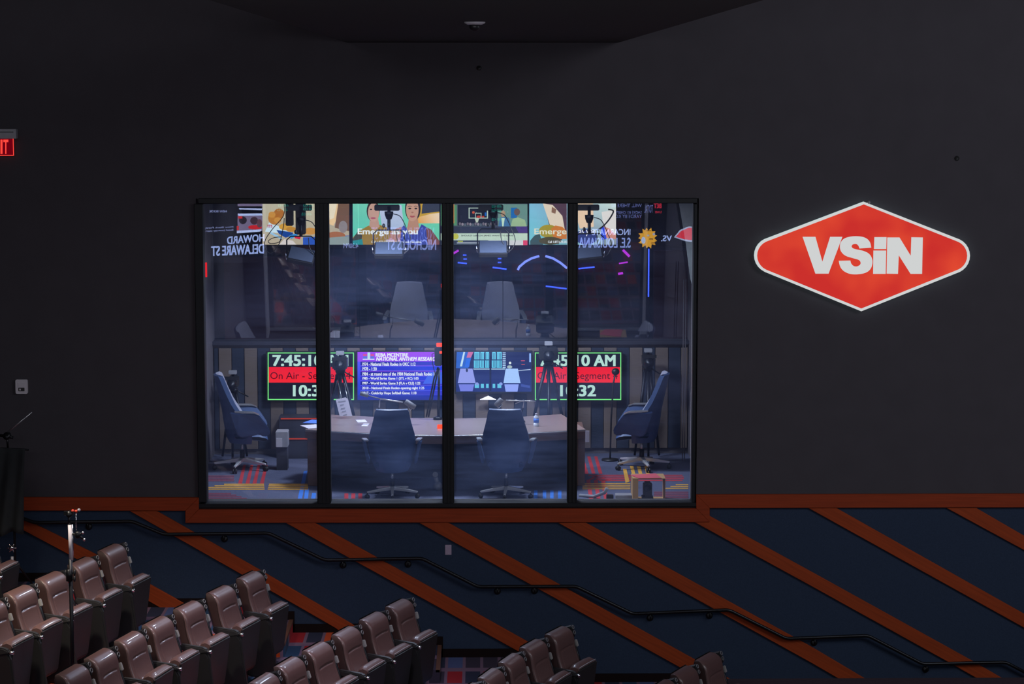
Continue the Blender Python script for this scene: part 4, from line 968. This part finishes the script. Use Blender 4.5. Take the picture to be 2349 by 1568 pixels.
for x, y, lab in ((1066, 585, 'upper left pair of blue pin lights'), (1067, 594, 'lower left blue pin light'), (1146, 593, 'upper blue pin light under the hanging fixture'), (1146, 602, 'lower blue pin light under the hanging fixture'), (1340, 594, 'blue pin light right of the third mullion')):
    a = P(x - 4, y + 1.2, yn); c = P(x + 4, y - 1.2, yn); tag(MB().box(a.x, c.x, yn - .01, YB_, a.z, c.z).build('pin_light', 'neon_blue'), lab, 'light', 'blue pin lights on the bar front')
cl = thing('light_column', 'slim vertical blue light line in the right pane', 'light', (P(1487, 700, 12).x, 12, 0))
MB().tube([(cl.location.x, 12, 0), (cl.location.x, 12, P(1487, 566, 12).z)], .03, 8).build('post', 'black_metal', cl)
MB().box(cl.location.x - .012, cl.location.x + .012, 11.955, 11.97, P(1487, 680, 12).z, P(1487, 570, 12).z).build('light_line', 'neon_blue', cl)
rb = P(1425, 700, 10)
tag(MB().box(P(1500, 700, 10).x, rb.x + 1.2, 10, 10.2, 0, P(1425, 575, 10).z).build('red_partition', 'hall_red'), 'dark red upright partition in the hall at the right pane', 'partition')
rb = P(640, 700, 10); tag(MB().box(rb.x - .9, rb.x + .9, 10, 10.2, 0, P(640, 590, 10).z).build('red_partition', 'hall_red'), 'dark red partition in the hall at the left pane', 'partition')

# ================================================================ VIDEO WALL BEHIND THE CAMERA (seen mirrored in the glass)
VY = 40.0
a = P(430, 602, VY); c = P(1650, 380, VY)
vw = thing('video_wall', 'wide video wall whose white team names show mirrored in the window', 'screen', ((a.x + c.x) / 2, 2 * YG - VY, a.z))
MB().box(a.x, c.x, YR + .001, 2 * YG - VY - .001, a.z, c.z).build('housing', 'black_plastic', vw)
A = Art(VY, .004, YG)
A.rect(430, 380, 1650, 602, (8, 9, 14))
WB = (150, 170, 225)
for (x0, y0, x1, y1) in ((545, 467, 602, 473), (545, 489, 602, 530)):
    A.rect(x0, y0, x1, y1, (110, 100, 130))
A.poly([(545, 490), (600, 489), (603, 494), (547, 495)], (170, 190, 235)); A.poly([(543, 529), (600, 526), (598, 531), (543, 535)], (175, 190, 235)); A.poly([(548, 477), (602, 478), (600, 482), (549, 480)], (175, 190, 235))
A.ell(557, 505, 9, 9, (40, 34, 44)); A.ell(583, 506, 9, 9, (60, 44, 54)); A.ell(585, 521, 16, 5, (190, 34, 40)); A.rect(546, 496, 556, 501, (190, 40, 44)); A.rect(543, 518, 548, 528, (180, 40, 40)); A.ell(595, 512, 6, 10, (90, 60, 70))
A.poly([(1486 + (15 + (6 if k % 2 else 0) + (k * 5 % 4)) * math.cos(2 * math.pi * k / 26), 546 + (17 + (6 if k % 2 else 0) + (k * 3 % 4)) * math.sin(2 * math.pi * k / 26)) for k in range(26)], (205, 150, 40))
for cx, cy, rx, ry, c in ((1476, 551, 5, 8, (160, 175, 210)), (1500, 537, 3, 3, (150, 150, 170)), (1487, 540, 3, 2.4, (160, 150, 150)), (1494, 548, 5, 1.6, (120, 80, 24)), (1488, 529, 6, 1.4, (130, 86, 26)), (1498, 557, 5, 1.4, (130, 86, 26))): A.ell(cx, cy, rx, ry, c)
A.poly([(1546, 544), (1560, 527), (1580, 519), (1600, 520), (1600, 556), (1572, 553)], (150, 160, 190)); A.poly([(1550, 543), (1562, 530), (1580, 522), (1600, 523), (1600, 552), (1572, 549)], (195, 45, 60))
A.build('picture', 'video_wall_art', vw)
A.text('HOWARD', 606, 521, 540, 557, WB, .03, 0, -4, 3)
A.text('DELAWARE ST', 605, 485, 562, 584, WB, .03, 0, -3, 3)
A.text('How Bock Perdy', 535, 468, 518, 523, (120, 130, 175), .03, 0, 0, 3); A.text('Bowl journey starts', 535, 468, 525, 530, (120, 130, 175), .03, 0, 0, 3); A.text('NEW BOOK', 520, 480, 482, 487, (120, 130, 175), .04)
A.text('NICHOLLS ST', 1000, 886, 549, 573, (125, 140, 200), .02); A.text('NORTHWESTERN ST', 996, 851, 521, 549, (80, 92, 150), .01)
A.text('4:30PM', 822, 788, 558, 569, (120, 130, 180), .02)
A.text('INCARNATE', 1446, 1358, 525, 539, WB, .02); A.text('S.E. LOUISIANA', 1446, 1328, 545, 568, (130, 150, 215), .02)
A.text('VS.', 1541, 1517, 540, 553, WB, .03)
for s_, x0, x1, y, y2 in (('TOTAL', 1498, 1478, 470, 488), ('WILL THERE BE', 1472, 1402, 467, 475), ('SACKS BY CHIEFS', 1472, 1412, 484, 490), ('YARDS BY KC', 1472, 1412, 492, 500)):
    A.text(s_, x0, x1, y, y2, (95, 105, 160), .01)
A.text('BET', 1517, 1500, 467, 477, (180, 40, 60), .03); A.text('LIVE', 1517, 1503, 484, 489, (180, 40, 60), .03)
for x0, y0 in ((720, 468), (720, 476), (716, 488), (662, 468), (660, 478), (1152, 470), (1152, 480), (1152, 500)):
    A.text('-110 +3.5', x0, x0 - 24, y0, y0 + 6, (10, 120, 105), .03)
for x0, y0, s_ in ((785, 855, ''),): pass
A.build('picture_text', 'video_wall_art', vw)

# ================================================================ WALL SIGN
sg = P(1978, 587, -.16)
sgn = thing('wall_sign', 'glowing red diamond sign with white letters on the dark wall', 'sign', (sg.x, -.16, P(1976, 712, -.16).z))
def z2(x, y): return (1700 + x / 4.195, 430 + y / 4.195)
def arc(cx, cy, r_, a0, a1, n_=10, ry=None): return [z2(cx + r_ * math.cos(R(a0 + (a1 - a0) * i / n_)), cy + (ry or r_) * math.sin(R(a0 + (a1 - a0) * i / n_))) for i in range(n_ + 1)]
outer = [z2(1184, 137)] + [z2(2090, 490)] + arc(2030, 655, 175, -62, 62) + [z2(2090, 808), z2(1157, 1190), z2(230, 812)] + arc(303, 655, 175, 118, 242) + [z2(240, 495)]
outer = [z2(1184, 137)] + arc(2030, 655, 173, -65, 65) + [z2(1157, 1190)] + arc(303, 655, 173, 115, 245)
inner = [z2(1182, 162)] + arc(2030, 655, 146, -65, 65) + [z2(1157, 1163)] + arc(303, 655, 148, 115, 245)
b = MB(); b.prism([P(x, y, -.075) for x, y in outer], (0, .065, 0)); b.build('sign_box', 'sign_halo', sgn)
b = MB(); b.prism([P(x, y, -.095) for x, y in outer], (0, .02, 0)); b.build('white_border', 'sign_white', sgn)
b = MB(); b.prism([P(x, y, -.101) for x, y in inner], (0, .006, 0)); b.build('red_face', 'sign_red', sgn)
def letter(name, polys):
    b = MB()
    for pts in polys: b.prism([P(*z2(x, y), -.113) for x, y in pts], (0, .012, 0))
    b.build(name, 'sign_white', sgn)
letter('letter_v', [[(593, 474), (716, 474), (783, 715), (858, 474), (975, 474), (842, 828), (716, 828)]])
# S traced as a closed outline
S = [(1253, 578), (1140, 586), (1130, 560), (1108, 543), (1078, 546), (1064, 562), (1072, 580), (1100, 592), (1180, 610), (1235, 640), (1262, 690), (1262, 740), (1240, 790), (1190, 822), (1110, 835), (1040, 828), (985, 800), (955, 760), (941, 705), (1052, 702), (1060, 730), (1085, 755), (1120, 758), (1148, 740), (1150, 715), (1130, 695), (1080, 680), (1010, 658), (968, 622), (952, 575), (962, 525), (1000, 488), (1070, 470), (1150, 471), (1205, 488), (1240, 525)]
def _cr(pts, k=5): return [(p.x, p.y) for p in smooth_path([(x, y, 0) for x, y in pts], k)]
i1 = S.index((941, 705)); i2 = S.index((1052, 702))
S = _cr(S[1:i1 + 1]) + _cr(S[i2:] + [S[0]])
letter('letter_s', [S])
letter('letter_i', [[(1275, 606), (1396, 606), (1392, 830), (1272, 830)], [(1284, 477), (1400, 477), (1397, 591), (1280, 591)]])
letter('letter_n', [[(1408, 480), (1525, 480), (1634, 658), (1640, 478), (1749, 480), (1742, 830), (1632, 830), (1518, 650), (1510, 830), (1402, 828)]])
b = MB(); c = P(1993, 464, -.08); b.ell(c, .02, .03, .02); b.tube([c, c + Vector((0, .07, 0))], .01, 8); b.build('hanging_bolt', 'grey_plastic', sgn)

# ================================================================ EXIT SIGN, SWITCH, OUTLET, DOME CAMERA
ex = thing('exit_sign', 'red edge-lit EXIT sign at the left edge of the picture', 'exit sign', (P(-15, 307, -.06).x, -.06, P(0, 357, -.06).z))
a = P(-60, 318, -.12); c = P(36.5, 296, -.12)
MB().box(a.x, c.x, -.12, -.001, a.z, c.z).build('housing', 'grey_plastic', ex, bevel=.005)
MB().box(a.x, c.x - .03, -.123, -.118, a.z + .075, a.z + .083).build('housing_groove', 'black_metal', ex)
a = P(-56, 357, -.06); c = P(31, 318, -.06)
MB().box(a.x, c.x, -.062, -.056, a.z, c.z).build('acrylic_panel', 'exit_glow', ex)
MB().box(a.x, c.x, -.066, -.054, a.z, a.z + .010).build('lit_edge', 'exit_red', ex); MB().box(c.x - .008, c.x, -.066, -.054, a.z, c.z).build('lit_edge', 'exit_red', ex)
for ch_, xa, xb in (('E', -27, -16), ('X', -14.5, -1.5), ('I', 1, 5.8), ('T', 7.5, 19.2)):
    g, fs = glyphs(ch_, .02); b = MB()
    b.add([P(xa + (xb - xa) * u, 353 - 33 * v_, -.067) for u, v_ in g], fs); b.build('letter', 'exit_red', ex)
sw = thing('wall_dispenser', 'small white plate with a dark button on the wall at left', 'wall plate', P(49, 887, 0))
a = P(36, 903, -.03); c = P(63, 870, -.03)
_pts = []
for cx_, cz_, a0 in ((c.x - .02, c.z - .02, 0), (a.x + .02, c.z - .02, 90), (a.x + .02, a.z + .02, 180), (c.x - .02, a.z + .02, 270)):
    _pts += [(cx_ + .02 * math.cos(R(a0 + 15 * k)), -.035, cz_ + .02 * math.sin(R(a0 + 15 * k))) for k in range(7)]
MB().prism(_pts, (0, .034, 0)).build('cover', 'white_plastic', sw)
a = P(41, 888, -.04); c = P(57, 877, -.04); MB().box(a.x, c.x, -.042, -.03, a.z, c.z).build('raised_panel', 'white_plastic', sw, bevel=.004)
a = P(42, 897, -.04); c = P(56, 889, -.04); MB().box(a.x, c.x, -.040, -.03, a.z, c.z).build('slot', 'charcoal_plastic', sw, bevel=.003)
a = P(44, 895, -.045); c = P(47.5, 891, -.045); MB().box(a.x, c.x, -.044, -.038, a.z, c.z).build('indicator', 'white_plastic', sw)
ot = thing('outlet_cover', 'blank pale cover plate on the blue wall below the window', 'cover plate', P(1028, 1272, -.012))
a = P(1021, 1272, -.02); c = P(1035.5, 1249, -.02); MB().box(a.x, c.x, -.020, -.011, a.z, c.z).build('plate', 'outlet_plate', ot, bevel=.002)
cc_ = (a + c) / 2
for dz_ in (-.045, .045): MB().lathe([(0, 0), (.004, 0), (.004, -.003), (0, -.003)], (cc_.x, -.0195, cc_.z + dz_), 8, 'y').build('screw', 'alu', ot)
d = ray(1089, 50); p = CAM + d * ((sz - CAM.z) / d.z)
dc = thing('dome_camera', 'white-rimmed dome security camera on the dark ceiling', 'security camera', (p.x, p.y, sz))
MB().lathe([(0, 0), (.084, 0), (.084, -.010), (.06, -.022), (.044, -.024), (0, -.024)], (p.x, p.y, sz), 28).build('rim', 'white_plastic', dc)
b = MB(); b.lathe([(.044, -.02), (.043, -.045), (.034, -.062), (.018, -.073), (0, -.076)], (p.x, p.y, sz), 20); b.build('dome', 'black_plastic', dc)
for x, y, lab in ((1099, 156, 'tiny dark sensor on the wall above the window'), (2195, 363, 'tiny pale sensor on the wall above the red sign')):
    b = MB(); b.lathe([(0, 0), (.03, 0), (.028, -.015), (0, -.02)], P(x, y, 0), 14, 'y'); tag(b.build('wall_sensor', 'charcoal_plastic'), lab, 'sensor')

# ================================================================ STANDS IN THE SEATING
def tripod(t, x, y, z, r_=.42, mt='chrome'):
    for k in range(3):
        a = R(20 + 120 * k); d = Vector((math.cos(a), math.sin(a), 0))
        MB().tube([Vector((x, y, z + .40)), Vector((x, y, z + .36)) + d * .05, Vector((x, y, z + .02)) + d * r_], .013, 8).build('leg', mt, t)
YS = -4.9; p = P(159, 1170, YS); zf = -1.155
st = thing('light_stand', 'tall stand with silver upper tube and clamps rising among left seats', 'stand', (p.x, YS, zf))
xs_ = p.x
MB().tube([(xs_, YS, zf + .05), (xs_, YS, P(159, 1282, YS).z)], .020, 10).build('lower_pole', 'black_metal', st)
MB().tube([P(163, 1284, YS), P(160, 1203, YS)], .019, 12).build('upper_tube', 'white_plastic', st)
MB().tube([P(168, 1283, YS), P(166, 1202, YS)], .007, 8).build('grip_arm', 'chrome', st)
MB().tube([(P(159, 1203, YS)), P(158, 1182, YS)], .012, 8).build('stem', 'black_metal', st)
b = MB(); b.lathe([(0, -.03), (.03, -.03), (.033, 0), (.03, .03), (0, .03)], P(159, 1178, YS), 14, 'y'); b.box(P(147, 1175, YS).x, P(168, 1175, YS).x, YS - .03, YS + .03, P(150, 1180, YS).z, P(150, 1172, YS).z); b.build('grip_head', 'black_metal', st)
for x, y, mt in ((167, 1171, 'exit_dull'), (175, 1172, 'exit_dull'), (181, 1169, 'grey_plastic'), (150, 1178, 'chrome')):
    if mt not in MT: mat('exit_dull', (.45, .04, .02), .4)
    c = P(x, y, YS); MB().ell(c, .017, .02, .017, 10, 6).build('knob', mt, st)
MB().tube([P(174, 1176, YS), P(175, 1215, YS)], .006, 8).build('drop_rod', 'chrome', st)
b = MB(); c = P(178, 1226, YS); b.ell(c, .034, .03, .04); b.tube([c, P(190, 1222, YS)], .012, 8); b.tube([c, P(192, 1236, YS)], .012, 8); b.tube([c, P(166, 1224, YS)], .012, 8); b.build('lower_clamp', 'black_metal', st, bevel=0)
for x, y in ((190, 1221), (193, 1237)): MB().ell(P(x, y, YS), .016, .016, .016, 10, 6).build('knob', 'chrome', st)
b = MB(); b.lathe([(0, -.06), (.034, -.06), (.034, .06), (0, .06)], P(159, 1318, YS), 12); b.tube([P(159, 1313, YS), P(170, 1313, YS)], .012, 8); b.tube([P(159, 1327, YS), P(170, 1327, YS)], .012, 8); b.build('lock_collar', 'black_metal', st)
for y in (1313, 1327): MB().ell(P(171, y, YS), .014, .02, .034, 10, 6).build('t_handle', 'black_plastic', st)
tripod(st, xs_, YS, zf)
YS = -.9; p = P(22, 1000, YS); zf = -.83
st = thing('flag_stand', 'stand with a hanging black cloth flag at the left edge', 'stand', (p.x, YS, zf))
xs_ = p.x + .03
MB().tube([(xs_, YS, zf + .05), (xs_, YS, P(25, 1226, YS).z), P(22, 1030, YS)], .014, 10).build('pole', 'black_metal', st)
MB().tube([P(28, 1276, YS - .02), P(28, 1298, YS - .02)], .016, 10).build('silver_sleeve', 'white_plastic', st)
b = MB(); c = P(27, 1256, YS); b.ell(c, .035, .035, .035)
for a in range(0, 360, 60): b.tube([c, c + Vector((math.cos(R(a)) * .055, -.01, math.sin(R(a)) * .055))], .008, 6)
b.build('knuckle', 'chrome', st)
MB().ell(P(27, 1320, YS), .02, .03, .05, 10, 6).build('lock_knob', 'chrome', st)
b = MB(); c = P(16, 999, YS); b.lathe([(0, -.03), (.045, -.03), (.045, .03), (0, .03)], c, 12, 'y'); b.tube([P(0, 998, YS), P(30, 1003, YS)], .018, 8); b.tube([c, P(18, 1026, YS)], .012, 8); b.build('grip_head', 'black_metal', st)
MB().tube([P(14, 994, YS), P(73, 945, YS)], [.010, .006], 8).build('grip_arm', 'alu', st)
MB().tube([P(-180, 1018, YS), P(66, 1031, YS)], .011, 8).build('crossbar', 'black_metal', st)
g = []
for j in range(15):
    v = j / 14; row = []
    for i in range(41):
        u = i / 40; x = -170 + (228 - 6 * v + 0 * u) * u; y = 1021 + 9 * u + (196 + 6 * math.sin(u * 19)) * v
        q_ = P(x, y, YS - .07); q_.y += .035 * (.3 + v) * math.sin(u * 42 + 2.5 * v) + .02 * math.sin(u * 17 + v * 4); row.append(q_)
    g.append(row)
b = MB(); b.grid(g); fl = b.build('flag_cloth', 'black_cloth', st)
mo = fl.modifiers.new('s', 'SOLIDIFY'); mo.thickness = .006
tripod(st, xs_, YS, zf, .28, 'black_metal')
